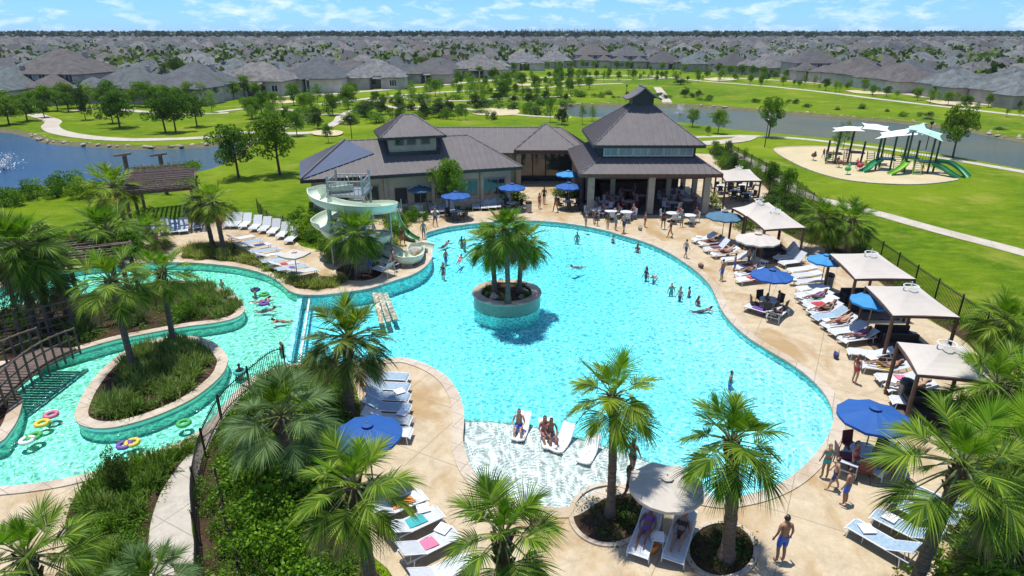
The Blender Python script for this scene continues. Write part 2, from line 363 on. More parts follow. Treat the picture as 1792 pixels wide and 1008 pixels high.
def sheet(outs, holes=(), z=0., grid=0, zf=None):
    """triangulated flat region: inside any of outs, outside all holes"""
    V = []; E = []
    for poly in list(outs)+list(holes):
        b = len(V); V += [Vector(p[:2]) for p in poly]; E += [(b+i, b+(i+1) % len(poly)) for i in range(len(poly))]
    if grid:
        A = np.array([p[:2] for o in outs for p in o]); x0, y0 = A.min(0); x1, y1 = A.max(0)
        gx, gy = np.meshgrid(np.arange(x0, x1, grid), np.arange(y0, y1, grid)); gx = gx.ravel(); gy = gy.ravel()
        k = np.zeros(gx.shape, bool)
        for o in outs: k |= inside(o, gx, gy)
        V += [Vector((float(a), float(b))) for a, b in zip(gx[k], gy[k])]
    vs, es, fs, *_ = geometry.delaunay_2d_cdt(V, E, [], 0, 1e-5)
    P = np.array([tuple(v) for v in vs]); T = np.array([tuple(f) for f in fs]); c = P[T].mean(1)
    k = np.zeros(len(T), bool)
    for o in outs: k |= inside(o, c[:, 0], c[:, 1])
    for h in holes: k &= ~inside(h, c[:, 0], c[:, 1])
    T = T[k]; used = np.unique(T); mp = -np.ones(len(P), int); mp[used] = np.arange(len(used)); T = mp[T]; P = P[used]
    a = P[T[:, 0]]; b = P[T[:, 1]]; d = P[T[:, 2]]
    fl = ((b-a)[:, 0]*(d-a)[:, 1]-(b-a)[:, 1]*(d-a)[:, 0]) < 0; T[fl] = T[fl][:, ::-1]
    Z = [zf(x, y) for x, y in P] if zf else [z]*len(P)
    mb = MB(); mb.add([(float(x), float(y), zz) for (x, y), zz in zip(P, Z)], [tuple(int(i) for i in t) for t in T]); return mb
def wall(mb, poly, z0, z1, mi=0, flip=False):
    k = len(poly); z0f = z0 if callable(z0) else (lambda x, y: z0)
    vs = [(x, y, z0f(x, y)) for x, y in poly]+[(x, y, z1) for x, y in poly]
    fs = [(i, (i+1) % k, k+(i+1) % k, k+i) for i in range(k)]
    if flip: fs = [f[::-1] for f in fs]
    mb.add(vs, fs, mi); return mb
def ring(mb, a, b, z0, z1, mi=0):
    """solid band between two matching outlines"""
    k = len(a); vs = [(*p, z) for z in (z0, z1) for q in (a, b) for p in q]
    fs = []
    for i in range(k):
        j = (i+1) % k
        fs += [(2*k+i, 2*k+j, 3*k+j, 3*k+i), (i, j, 2*k+j, 2*k+i), (k+j, k+i, 3*k+i, 3*k+j), (k+i, k+j, j, i)]
    mb.add(vs, fs, mi); return mb
def ribbon(pts, w, z, n=6):
    P = smooth(pts, n, False); a = []; b = []
    for i in range(len(P)):
        t = (Vector(P[min(i+1, len(P)-1)])-Vector(P[max(i-1, 0)])).normalized()
        a.append((P[i][0]-t.y*w/2, P[i][1]+t.x*w/2)); b.append((P[i][0]+t.y*w/2, P[i][1]-t.x*w/2))
    k = len(P); mb = MB(); mb.add([(*p, z) for p in a]+[(*p, z) for p in b], [(i, k+i, k+i+1, i+1) for i in range(k-1)]); return mb
def scatter(poly, n, rs, holes=(), mind=0):
    A = np.array(poly); x0, y0 = A.min(0); x1, y1 = A.max(0); out = []; t = 0
    while len(out) < n and t < 60:
        t += 1; X = rs.uniform(x0, x1, n*3); Y = rs.uniform(y0, y1, n*3); k = inside(poly, X, Y)
        for h in holes: k &= ~inside(h, X, Y)
        for x, y in zip(X[k], Y[k]):
            if mind and any((x-a)**2+(y-b)**2 < mind*mind for a, b in out): continue
            out.append((float(x), float(y)))
            if len(out) >= n: break
    return out
RS = np.random.RandomState(5)
def quads_obj(name, P, mat, parent=None, k=4, mi=None, mats=None):
    """P: (n,k,3) array of leaf corners"""
    n = len(P); me = bpy.data.meshes.new(name); me.vertices.add(n*k); me.vertices.foreach_set('co', P.reshape(-1).astype(np.float32))
    me.loops.add(n*k); me.loops.foreach_set('vertex_index', np.arange(n*k, dtype=np.int32))
    me.polygons.add(n); me.polygons.foreach_set('loop_start', np.arange(0, n*k, k, dtype=np.int32)); me.polygons.foreach_set('loop_total', np.full(n, k, np.int32))
    for m in (mats or [mat]): me.materials.append(M[m] if isinstance(m, str) else m)
    if mi is not None: me.polygons.foreach_set('material_index', mi.astype(np.int32))
    me.update(calc_edges=True); o = bpy.data.objects.new(name, me); C.objects.link(o)
    if parent is not None: o.parent = parent
    return o
def leaves(cent, size, flat=.5, asp=.55, rs=RS):
    """leaf-shaped quads at the points cent"""
    n = len(cent); d = rs.normal(size=(n, 3)); d[:, 2] *= flat; d /= np.linalg.norm(d, axis=1)[:, None]
    e = rs.normal(size=(n, 3)); s = np.cross(d, e); s /= np.linalg.norm(s, axis=1)[:, None]
    L_ = (size*rs.uniform(.6, 1.35, n))[:, None]
    return np.stack([cent-d*L_*.5, cent+s*L_*asp*.5, cent+d*L_*.5, cent-s*L_*asp*.5], 1)
def clumpy(centres, radii, n, rs=RS, hollow=.55, sq=.8):
    """points in the shells of many small clumps"""
    k = len(centres); c = np.asarray(centres); r = np.asarray(radii); w = r**2/np.sum(r**2)
    i = rs.choice(k, n, p=w); d = rs.normal(size=(n, 3)); d /= np.linalg.norm(d, axis=1)[:, None]
    q = rs.uniform(hollow, 1, n)**.6; p = d*(q*r[i])[:, None]; p[:, 2] *= sq
    return c[i]+p
USE_HAZE = True
# ================================================================ SETTING
POOL = px([(-330,575),(-200,560),(-100,530),(0,505),(60,484),(120,472),(200,463),(280,460),(340,461),(380,464),(420,469),(460,479),(488,493),(505,508),(525,516),(560,517),(600,513),(640,507),(665,500),(690,492),(720,482),(743,468),(755,450),(750,430),(744,411),(760,404),(790,397),(840,391),(900,387),(950,388),(1000,393),(1050,402),(1090,413),(1130,425),(1165,440),(1195,458),(1222,478),(1243,500),(1256,525),(1265,545),(1285,570),(1315,595),(1350,617),(1385,638),(1415,660),(1440,685),(1455,710),(1460,735),(1453,762),(1435,790),(1408,820),(1378,843),(1340,861),(1300,872),(1260,877),(1215,870),(1160,858),(1100,852),(1052,860),(1020,878),(990,893),(930,886),(870,866),(830,832),(814,800),(808,770),(810,735),(806,705),(796,682),(780,662),(755,645),(725,633),(700,629),(640,633),(560,637),(500,641),(465,652),(430,672),(400,704),(375,734),(345,760),(300,783),(240,803),(200,818),(130,838),(60,850),(0,856),(-100,866),(-330,880)])
ISL1 = px([(-340,600),(-200,585),(-60,560),(60,535),(150,520),(230,505),(300,496),(350,499),(393,512),(418,528),(427,546),(414,560),(380,569),(320,577),(260,588),(200,600),(130,620),(60,638),(0,645),(-100,652),(-340,672)])
ISL2 = px([(395,628),(396,643),(384,665),(345,698),(300,722),(250,741),(195,754),(155,752),(136,738),(143,710),(160,680),(185,650),(225,618),(275,600),(325,594),(370,604)])
ISL3 = px([(-340,700),(-180,690),(-60,682),(5,684),(36,700),(32,735),(15,765),(-5,782),(-70,796),(-200,812),(-340,830)])
cx_, cy_ = G(887, 511, .6); RC = (cx_, cy_); RR = 2.0
ROUND = [(RC[0]+RR*math.cos(2*math.pi*i/48), RC[1]+RR*math.sin(2*math.pi*i/48)) for i in range(48)]
ISL = [ISL1, ISL2, ISL3, ROUND]
POND_L = px([(-420,212),(-200,216),(0,224),(60,233),(90,243),(150,249),(260,254),(360,250),(420,240),(445,246),(432,264),(395,286),(350,300),(290,308),(230,314),(120,323),(0,338),(-200,362),(-420,380)])
POND_R = px([(978,186),(1000,181),(1100,181),(1200,182),(1260,185),(1350,192),(1450,200),(1600,213),(1700,226),(1792,242),(1900,256),(2150,292),(2300,330),(2300,400),(2100,352),(1950,322),(1792,296),(1700,279),(1600,262),(1500,247),(1400,237),(1330,231),(1250,222),(1180,213),(1080,206),(1010,204),(985,196)])
def g(x, y): return G(x, y)
# ---- the ground: one sheet to the horizon, open where water stands
FAR = 5200
big = [(-FAR, -60), (FAR, -60), (FAR, FAR), (-FAR, FAR)]
gr = sheet([big], [POOL, POND_L, POND_R], 0).build('ground', 'grass'); tag(gr, 'green lawn and park turf running to the horizon', kind='structure')
for nm, P, lab in (('pond', POND_L, 'blue pond with a walkway round its far bank'), ('pond', POND_R, 'long green-grey pond beyond the playground')):
    inner = offset(P, -2.2)
    mb = MB(); k = len(P); mb.add([(*p, 0) for p in P]+[(*p, -.75) for p in inner], [((i+1) % k, i, k+i, k+(i+1) % k) for i in range(k)])
    tag(mb.build('bank', 'soil'), 'sloping earth bank of the '+lab.split(' with')[0].split(' beyond')[0], kind='structure')
    tag(sheet([P], [], -.42).build(nm, 'pondblue' if 'blue' in lab else 'pond'), lab, kind='structure')
# ---- pool basin
ST = ccw(smooth([G(x, y) for x, y in [(744,411),(790,397),(840,391),(900,387),(950,388),(1000,393),(1050,402),(1090,413),(1130,425),(1165,440),(1195,458),(1222,478),(1243,500),(1256,525),(1265,545),(1285,570),(1315,595),(1350,617),(1385,638),(1415,660),(1440,685),(1455,710),(1460,735),(1453,762),(1435,790),(1408,820),(1378,843),(1340,861),(1300,872),(1260,877)]], 2, False))
STa = np.array(ST)
LEDGE = [G(x, y, -.12) for x, y in [(790,732),(812,732),(860,733),(920,739),(980,752),(1040,770),(1100,790),(1160,811),(1210,832),(1245,855),(1262,885),(1200,930),(1000,950),(830,900),(780,800)]]
LEDGE = ccw(LEDGE)
WEIR = G(519, 516), G(508, 641)
def depth(x, y):
    d = math.sqrt(((STa[:, 0]-x)**2+(STa[:, 1]-y)**2).min()); t = min(d/7.5, 1); t = t*t*(3-2*t)
    return -(.36+.60*t)
RIV = ccw([WEIR[0], WEIR[1], G(505, 700), (-8, 10), (-60, 8), (-60, 50), G(519, 440)])
MAIN = ccw([WEIR[0], G(519, 440), G(600, 380), (10, 62), (30, 40), (20, 12), (-4, 12), G(505, 700), WEIR[1]])
poolp = POOL
def clip_sheet(region, holes, extra, zf, grid):
    """triangles inside the pool AND inside region"""
    mb = sheet([region], list(holes)+extra, 0, grid, None)
    return mb
def inter_sheet(a_in, b_in, holes, zf, grid):
    mb = sheet([a_in, b_in], holes, 0, grid, None)
    P = np.array(mb.v); T = np.array(mb.f); c = P[T].mean(1)
    k = inside(a_in, c[:, 0], c[:, 1]) & inside(b_in, c[:, 0], c[:, 1]); T = T[k]
    u = np.unique(T); mp = -np.ones(len(P), int); mp[u] = np.arange(len(u))
    out = MB(); out.add([(float(P[i][0]), float(P[i][1]), zf(P[i][0], P[i][1])) for i in u], [tuple(int(q) for q in mp[t]) for t in T]); return out
tag(inter_sheet(POOL, MAIN, [ROUND, LEDGE, ISL1, ISL2], depth, 1.3).build('pool_floor', 'plaster', smooth=True), 'pale turquoise plaster floor of the main pool', kind='structure')
tag(inter_sheet(POOL, RIV, [ISL1, ISL2, ISL3], lambda x, y: -.52, 2.5).build('river_floor', 'riverp'), 'green-tinted plaster floor of the lazy river', kind='structure')
tag(inter_sheet(POOL, LEDGE, [], lambda x, y: -.24, 0).build('tanning_ledge', 'shelfp'), 'white shallow tanning ledge', kind='structure')
mb = MB(); wall(mb, LEDGE, -1.6, -.24); tag(mb.build('ledge_wall', 'plaster'), 'step wall between ledge and main pool', kind='structure')
lw = MB(); LE = [G(x, y, -.12) for x, y in [(812,732),(860,733),(920,739),(980,752),(1040,770),(1100,790),(1160,811),(1210,832),(1243,855)]]
for i in range(len(LE)-1):
    a, b = Vector((*LE[i], -.225)), Vector((*LE[i+1], -.225)); lw.box((a+b)/2, ((b-a).length, .16, .02), math.atan2(b.y-a.y, b.x-a.x))
tag(lw.build('ledge_tile_line', 'tile'), 'dark tile line along the edge of the tanning ledge', kind='structure')
# walls: plaster below, tile band at the waterline
wm = MB(); wall(wm, POOL, -1.6, -.15, 0, True); wall(wm, POOL, -.15, -.03, 1, True); wall(wm, POOL, -.03, 0, 0, True)
for I in (ISL1, ISL2, ISL3): wall(wm, I, -1.6, -.15, 0); wall(wm, I, -.15, -.04, 1); wall(wm, I, -.04, .12, 0)
tag(wm.build('pool_wall', ['wallp', 'tile']), 'turquoise pool and river side walls', kind='structure')
# water body (closed volume)
wb = sheet([POOL], ISL, -.12); n0 = len(wb.v)
wall(wb, offset(POOL, .03), -2.0, -.12); 
for I in ISL: wall(wb, offset(I, -.03), -2.0, -.12, 0, True)
lo = sheet([POOL], ISL, -2.0); wb.add(lo.v, [f[::-1] for f in lo.f])
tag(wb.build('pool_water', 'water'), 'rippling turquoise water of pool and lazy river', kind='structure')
# ---- copings
cp = MB(); ring(cp, offset(POOL, -.06), offset(POOL, .42), -.02, .075)
tag(cp.build('pool_coping', 'coping'), 'pale stone coping round the pool', kind='structure')
for I, lab in ((ISL1, 'long planted island'), (ISL2, 'oval planted island'), (ISL3, 'bank island')):
    cp = MB(); ring(cp, offset(I, .07), offset(I, -.42), .12, .20)
    tag(cp.build('island_coping', 'coping'), 'tan stone coping of the '+lab, kind='structure')
    cp = MB(); pass
    tag(sheet([offset(I, -.38)], [], .16).build('mulch', 'mulch'), 'dark mulch bed on the '+lab, kind='structure')
# ---- decks, walks, beds
DECK = px([(1500,1300),(1600,1060),(1668,960),(1700,880),(1745,800),(1760,730),(1735,660),(1690,600),(1600,545),(1520,480),(1450,438),(1395,420),(1345,390),(1322,360),(1345,335),(1312,312),(1262,300),(1240,270),(1020,265),(930,265),(905,320),(902,362),(800,369),(700,371),(640,384),(604,405),(575,436),(530,432),(505,412),(460,396),(400,389),(320,393),(240,402),(170,415),(120,432),(60,450),(-60,482),(-60,512),(100,490),(300,475),(400,482),(480,520),(560,545),(600,580),(610,640),(628,700),(628,760),(612,830),(605,880),(640,960),(700,1030),(780,1300)], n=3)
BEDS = {
 'bedA': px([(318,452),(326,438),(350,430),(400,430),(440,446),(476,470),(520,486),(560,484),(600,488),(588,503),(540,507),(500,500),(478,480),(440,466),(400,458),(350,454)]),
 'pit1': px([(1065+62*math.cos(a), 903+50*math.sin(a)) for a in np.linspace(0, 6.28, 14)[:-1]]),
 'pit2': px([(1262+56*math.cos(a), 965+46*math.sin(a)) for a in np.linspace(0, 6.28, 14)[:-1]]),
 'pit3': px([(628+40*math.cos(a), 478+16*math.sin(a)) for a in np.linspace(0, 6.28, 14)[:-1]]),
}
tag(sheet([DECK], [POOL]+list(BEDS.values()), .03).build('pool_deck', 'deck'), 'tan stained concrete pool deck', kind='structure')
for k_, P in BEDS.items():
    tag(sheet([P], [POOL], .035).build('mulch', 'mulch'), 'dark mulch of planting pit '+k_[-1]+' in the deck', kind='structure')
    if k_.startswith('pit'):
        cp = MB(); ring(cp, P, offset(P, .16), .0, .10); tag(cp.build('kerb', 'coping'), 'stone kerb round palm pit '+k_[-1], kind='structure')
BIG = px([(478,655),(520,640),(600,640),(622,700),(624,770),(605,830),(600,880),(636,970),(700,1060),(780,1300),(200,1500),(330,1080),(345,980),(336,900),(352,820),(385,745),(420,700)], n=3)
WALK = px([(384,735),(362,762),(324,803),(297,838),(278,872),(264,918),(258,975),(250,1060),(170,1400),(310,1400),(338,1060),(345,985),(334,905),(348,825),(380,752),(415,706),(440,682),(420,682)], n=3)
LL = px([(352,766),(300,789),(240,809),(200,824),(165,836),(138,865),(120,900),(118,940),(135,990),(140,1100),(120,1300),(230,1200),(252,1060),(256,975),(262,918),(276,872),(295,838),(322,803)], n=3)
D2 = px([(-300,884),(-100,872),(0,862),(60,856),(130,844),(165,834),(136,863),(118,900),(116,940),(133,990),(138,1100),(100,1300),(-300,1300)], n=3)
LEFTBED = px([(-420,470),(-200,440),(0,425),(90,415),(170,408),(260,398),(262,404),(180,417),(122,434),(62,452),(-58,484),(-40,515),(-100,535),(-200,562),(-420,580)], n=2)
RBED = px([(1262,298),(1312,310),(1347,335),(1324,360),(1347,388),(1395,418),(1452,436),(1522,478),(1602,543),(1692,598),(1737,658),(1762,728),(1747,798),(1702,880),(1670,960),(1602,1060),(1502,1300),(2000,1300),(1980,830),(1860,720),(1775,640),(1700,578),(1600,505),(1530,452),(1450,390),(1390,342),(1330,300),(1275,262),(1240,262)], n=2)
WB = px([(604,405),(640,384),(700,371),(800,369),(902,362),(905,340),(900,345),(800,352),(680,362),(560,375),(535,400),(545,430),(575,436)], n=2)
tag(sheet([BIG], [POOL], .02).build('mulch', 'mulch'), 'dark soil under the hedge beside the fence', kind='structure')
tag(sheet([WALK], [POOL], .028).build('walkway', 'walk'), 'curved grey concrete walkway beside the fence', kind='structure')
tag(sheet([LL], [POOL], .022).build('mulch', 'mulch'), 'brown mulch bed between walkway and river', kind='structure')
tag(sheet([D2], [POOL], .026).build('river_deck', 'deck'), 'tan concrete deck beside the lazy river', kind='structure')
tag(sheet([LEFTBED], [POOL], .018).build('mulch', 'mulch'), 'shaded bed on the far side of the lazy river', kind='structure')
tag(sheet([RBED], [], .016).build('mulch', 'mulch'), 'planted bed between deck and perimeter fence', kind='structure')
# ---- paths of the park
PATHS = [([(1215,240),(1310,238),(1400,243),(1480,252),(1560,262),(1640,275),(1740,292),(1850,312),(2000,345)], 1.6, 'thin path along the near side of the green pond'),
 ([(1270,262),(1330,293),(1400,338),(1460,355),(1540,375),(1640,403),(1792,443),(1950,490)], 1.7, 'concrete path across the right-hand lawn'),
 ([(1130,132),(1230,142),(1330,150),(1430,160),(1550,175),(1680,190),(1792,203),(2000,228)], 2.4, 'path along the top of the far grass bank'),
 ([(1250,136),(1370,141),(1500,152),(1650,174),(1792,190),(1950,208)], 3.0, 'path in front of the right-hand houses'),
 ([(560,183),(640,173),(720,165),(800,160),(880,156),(960,153),(1010,149),(1090,146)], 2.6, 'long pale path across the middle of the park'),
 ([(480,170),(560,166),(640,160),(760,150),(870,140),(1000,134),(1130,132)], 3.2, 'path behind the far meadow'),
 ([(575,222),(592,212),(598,203),(615,195),(640,188),(668,184)], 1.9, 'short curved path behind the left wing'),
 ([(58,200),(92,212),(88,222),(105,232),(160,241),(240,245),(360,241),(420,233),(500,234),(560,232)], 2.6, 'walkway round the far bank of the blue pond'),
 ([(440,250),(480,232),(520,214),(540,203),(600,200)], 1.8, 'short path between small park trees'),
 ([(380,196),(440,190),(500,192),(540,203)], 2.0, 'winding path left of the meadow'),
 ([(668,184),(720,192),(790,188),(850,196),(940,204),(1000,206)], 1.6, 'faint path through the meadow behind the clubhouse'),
 ([(700,168),(740,176),(830,176),(900,170),(960,170),(1020,166)], 2.0, 'looping path in the middle of the meadow'),
 ([(900,140),(960,144),(1030,140),(1100,140),(1180,136)], 2.4, 'looping path before the central houses'),
 ([(120,196),(180,190),(250,196),(330,200),(400,198)], 2.4, 'path along the houses behind the blue pond'),
 ([(1150,153),(1158,164),(1168,180)], 2.2, 'concrete ramp down to the green pond'),
 ([(1226,252),(1290,246),(1310,238)], 3.0, 'pale apron beside the pavilion')]
for i, (p, w, lab) in enumerate(PATHS):
    tag(ribbon([G(*q) for q in p], w, .030+i*.004).build('path', 'path'), lab, kind='structure')
for i, p in enumerate([[(835,192),(870,190),(905,192),(905,200),(870,203),(828,200)], [(720,186),(765,188),(800,192),(790,195),(730,191)], [(470,178),(500,176),(520,179),(490,182)], [(640,176),(670,174),(690,177),(655,179)], [(1230,138),(1262,137),(1290,140),(1250,142)], [(1480,158),(1530,161),(1560,166),(1500,164)], [(1620,176),(1680,180),(1720,188),(1650,184)], [(900,148),(930,147),(950,149),(915,151)], [(1340,121),(1400,122),(1400,127),(1340,127)], [(545,232),(572,229),(600,232),(590,239),(552,238)]]):
    tag(sheet([px(p)], [], .09+.01*i).build('sand', 'sand'), nth(i)+' pale bare patch in the meadow', kind='structure')
PLAY = px([(1357,262),(1400,257),(1460,258),(1540,268),(1600,285),(1668,310),(1655,318),(1590,323),(1500,318),(1440,305),(1390,285)])
tag(sheet([PLAY], [], .05).build('play_sand', 'sand'), 'pointed oval of sand under the playground', kind='structure')
cp = MB(); ring(cp, PLAY, offset(PLAY, .25), .0, .10); tag(cp.build('kerb', 'coping'), 'kerb round the playground sand', kind='structure')
# ---- weirs between river and pool, steps
def bar(a, b, w, h, z, mat, name, label):
    a = Vector((*a, 0)); b = Vector((*b, 0)); m = MB().box((*((a+b)/2).xy, z), ((b-a).length, w, h), math.atan2(b.y-a.y, b.x-a.x))
    return tag(m.build(name, mat), label, kind='structure')
bar(G(524, 517, 0), G(500, 641, 0), .30, .4, -.40, 'plaster', 'weir', 'submerged white weir between river and pool')
bar(G(541, 517, 0), G(522, 636, 0), .10, .4, -.36, 'white', 'weir', 'narrow white lane kerb beside the weir')
for i in range(3):
    a, b = G(655+i*9, 507-i*1.5, 0), G(668+i*12, 560-i*5, 0)
    bar(a, b, .30, .10, -.24-.07*i, 'coping', 'pool_step', nth(i)+' white entry step at the left end of the main pool')
# ================================================================ BUILDINGS
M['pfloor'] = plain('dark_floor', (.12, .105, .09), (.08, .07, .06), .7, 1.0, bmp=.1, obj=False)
def slope(mb, pts, t=.12, ribs=None, rm=1, eave=(0, 1), pitch=.55):
    """roof plane with standing seams running up from the eave edge; seams go to the ribs MB"""
    mb.slab(pts, t, 0)
    if ribs is None: return
    P = [Vector(p) for p in pts]; a, b = P[eave[0]], P[eave[1]]; u = (b-a).normalized()
    n = (P[1]-P[0]).cross(P[2]-P[0]).normalized()
    if n.z < 0: n = -n
    v = n.cross(u).normalized()
    if v.z < 0: v = -v
    q = [((p-a).dot(u), (p-a).dot(v)) for p in P]; us = [w[0] for w in q]; s = min(us)+pitch*.5
    while s < max(us):
        ys = []
        for i in range(len(q)):
            (x1, y1), (x2, y2) = q[i-1], q[i]
            if (x1 > s) != (x2 > s): ys.append(y1+(y2-y1)*(s-x1)/(x2-x1))
        if len(ys) >= 2 and max(ys)-min(ys) > .15:
            p0 = a+u*s+v*min(ys)+n*.002; p1 = a+u*s+v*max(ys)+n*.002; w = u*.025; h = n*.055
            ribs.add([p0-w, p0+w, p1+w, p1-w, p0-w+h, p0+w+h, p1+w+h, p1-w+h], [(4, 5, 6, 7), (0, 1, 5, 4), (1, 2, 6, 5), (2, 3, 7, 6), (3, 0, 4, 7)], rm)
        s += pitch
def hip(mb, x0, y0, x1, y1, z0, z1, ribs=None, flat=0, rm=1, pitch=.55, caps=None, inset=None):
    """hip roof over a rectangle; flat > 0 leaves an open square at the top"""
    w, d = x1-x0, y1-y0; r = min(w, d)/2
    if inset is not None: r = inset
    if w >= d: a, b = (x0+r, (y0+y1)/2, z1), (x1-r, (y0+y1)/2, z1)
    else: a, b = ((x0+x1)/2, y0+r, z1), ((x0+x1)/2, y1-r, z1)
    c = [(x0, y0, z0), (x1, y0, z0), (x1, y1, z0), (x0, y1, z0)]
    if w >= d: S = [[c[0], c[1], b, a], [c[1], c[2], b], [c[2], c[3], a, b], [c[3], c[0], a]]; hp = [(c[0], a), (c[3], a), (c[1], b), (c[2], b), (a, b)]
    else: S = [[c[0], c[1], a], [c[1], c[2], b, a], [c[2], c[3], b], [c[3], c[0], a, b]]; hp = [(c[0], a), (c[1], a), (c[2], b), (c[3], b), (a, b)]
    for s in S:
        if (Vector(s[-1])-Vector(s[-2])).length < 1e-3: s = s[:-1]
        slope(mb, s, .12, ribs, rm, pitch=pitch)
    if caps is not None:
        for p, q in hp:
            if (Vector(p)-Vector(q)).length > .05: caps.tube([p, q], .075, 5, rm)
def fascia(mb, x0, y0, x1, y1, z, h=.22, mi=0):
    for c, d in ((((x0+x1)/2, y0, z), (x1-x0+.1, .1, h)), (((x0+x1)/2, y1, z), (x1-x0+.1, .1, h)), ((x0, (y0+y1)/2, z), (.1, y1-y0-.1, h)), ((x1, (y0+y1)/2, z), (.1, y1-y0-.1, h))): mb.box(c, d, 0, mi)
def window(parent, c, w, h, rz=0, nm='window', bars=1, mat='trim', gl='glass'):
    """frame as part, glass as sub-part; c = centre, faces local -Y turned by rz"""
    m = Matrix.Rotation(rz, 3, 'Z'); V = lambda x, y, z: tuple(Vector(c)+m @ Vector((x, y, z)))
    f = MB(); t = .09
    f.box(V(0, 0, h/2-t/2), (w, .10, t), rz); f.box(V(0, 0, -h/2+t/2), (w, .10, t), rz)
    for s in (-1, 1): f.box(V(s*(w/2-t/2), 0, 0), (t, .10, h-2*t), rz)
    for b in range(bars): f.box(V(-w/2+w*(b+1)/(bars+1), 0, 0), (.05, .09, h-2*t), rz)
    fo = f.build(nm, mat, parent)
    MB().box(V(0, .03, 0), (w-2*t+.01, .02, h-2*t+.01), rz).build('pane', gl, fo)
    return fo
LW = AT(526, 315, 51.5); wing0 = Vector((LW[0], 51.5, 0)); RW = AT(914, 292, 57.2); wing1 = Vector((RW[0], 57.2, 0))
club = thing('clubhouse', 'low clubhouse with dark metal hip roofs, cupola and tall open pavilion beside the main pool', 'clubhouse', (0, 60, 0))
W = thing('wing', None, None); W.parent = club; W.location = wing0-Vector((0, 60, 0)); wl = (wing1-wing0).length
wa = math.atan2(wing1.y-wing0.y, wing1.x-wing0.x); W.rotation_euler = (0, 0, wa)
del W
def local(p):   # wing frame -> clubhouse frame
    v = Matrix.Rotation(wa, 3, 'Z') @ Vector((p[0], p[1], 0)); return (wing0.x+v.x, wing0.y+v.y-60, p[2])
for o in [o for o in bpy.data.objects if o.name.startswith('wing')]: bpy.data.objects.remove(o)
class LMB(MB):
    def fin(s, *a, **k): s.v = [local(p) for p in s.v]; return s.build(*a, **k)
WD = 8.0; EZ = 3.7; RZ = 6.1
# walls of the left wing
m = LMB(); m.box((wl/2, WD/2, EZ/2-.05), (wl-1.7, WD-1.7, EZ-.1), 0, 0); wing_wall = m.fin('wing_wall', ['stucco'], club)
m = LMB(); m.box((wl/2, .80, .45), (wl-1.62, .14, .9)); m.box((.80, WD/2, .45), (.14, WD-1.6, .9)); m.fin('stone_base', 'stone', club)
m = LMB(); cpz = LMB(); hip(m, 0, 0, wl, WD, EZ, RZ, m, caps=m); fascia(m, 0, 0, wl, WD, EZ-.16, .24, 2)
wr = m.fin('wing_roof', ['roof', 'rib', 'black'], club)
for x, w, h, z in ((3.0, 1.5, 1.6, 1.9), (5.6, 1.5, 1.6, 1.9), (12.0, 1.5, 1.5, 1.85), (14.3, 1.7, 1.5, 1.85), (16.7, 2.1, 1.6, 1.85)):
    window(club, local((x, .80, z)), w, h, wa, bars=2 if w > 1.6 else 1)
for y in (2.6, 5.0): window(club, local((.82, y, 1.9)), 1.2, 1.5, wa-math.pi/2)
for x, nm in ((8.2, 'door'), (9.9, 'door')):
    d = MB().box(local((x, .78, 1.15)), (1.05, .09, 2.3), wa).build(nm, 'dark', club)
    MB().tube([local((x+.4, .68, .95)), local((x+.4, .68, 1.25))], .025, 6).build('handle', 'steel', d)
for x in (6.9, 11.0, 15.5):
    MB().box(local((x, .72, 1.65)), (.30, .22, 3.3), wa).build('pilaster', 'stone', club)
m = LMB()
sl_ = (RZ-EZ)/(WD/2)
m.slab([(-.06, WD+.05, EZ+.07), (-.06, -.05, EZ+.07), (WD/2+.05, WD/2, RZ+.09)], .05, 0); m.slab([(-.03, -.06, EZ+.07), (6.3, 2.3, EZ+2.3*sl_+.10), (WD/2+.05, WD/2, RZ+.09)], .05, 0)
for k in range(1, 16):
    y = WD*k/16; f = 1-abs(y-WD/2)/(WD/2); m.tube([(0, y, EZ+.10), (WD/2*f, y, EZ+.10+(RZ-EZ)*f)], .035, 4, 1)
m.tube([(-.03, -.06, EZ+.1), (WD/2, WD/2, RZ+.12)], .09, 6, 1); m.fin('bay_roof', [M.setdefault('blueroof', plain('blue_grey_metal_roof', (.06, .088, .15), (.048, .07, .12), .75, 1.5, metal=0, bmp=.05)), 'rib'], club)
# cupola on the wing ridge
cx = 9.7; cw = 2.1; cd = 1.65; mY = WD/2
m = LMB(); m.box((cx, mY, 5.75), (cw*2, cd*2, 1.7)); cup = m.fin('cupola', 'stucco', club)
m = LMB(); hip(m, cx-cw-.75, mY-cd-.75, cx+cw+.75, mY+cd+.75, 6.55, 8.15, m, caps=m, inset=2.38); fascia(m, cx-cw-.75, mY-cd-.75, cx+cw+.75, mY+cd+.75, 6.43, .2, 2)
m.fin('cupola_roof', ['roof', 'rib', 'black'], cup)
for x in (-1.15, -.1, 1.15): window(cup, local((cx+x, mY-cd-.02, 6.0)), .85, .62, wa, bars=0, mat='trim')
m = LMB(); m.box((cx, mY-cd-.15, 5.02), (cw*2+.5, .5, .28)); m.box((cx-cw-.12, mY-.3, 5.2), (.26, 3.0, .3)); m.box((cx+cw+.12, mY-.3, 5.2), (.26, 3.0, .3)); m.fin('flashing', 'black', cup)
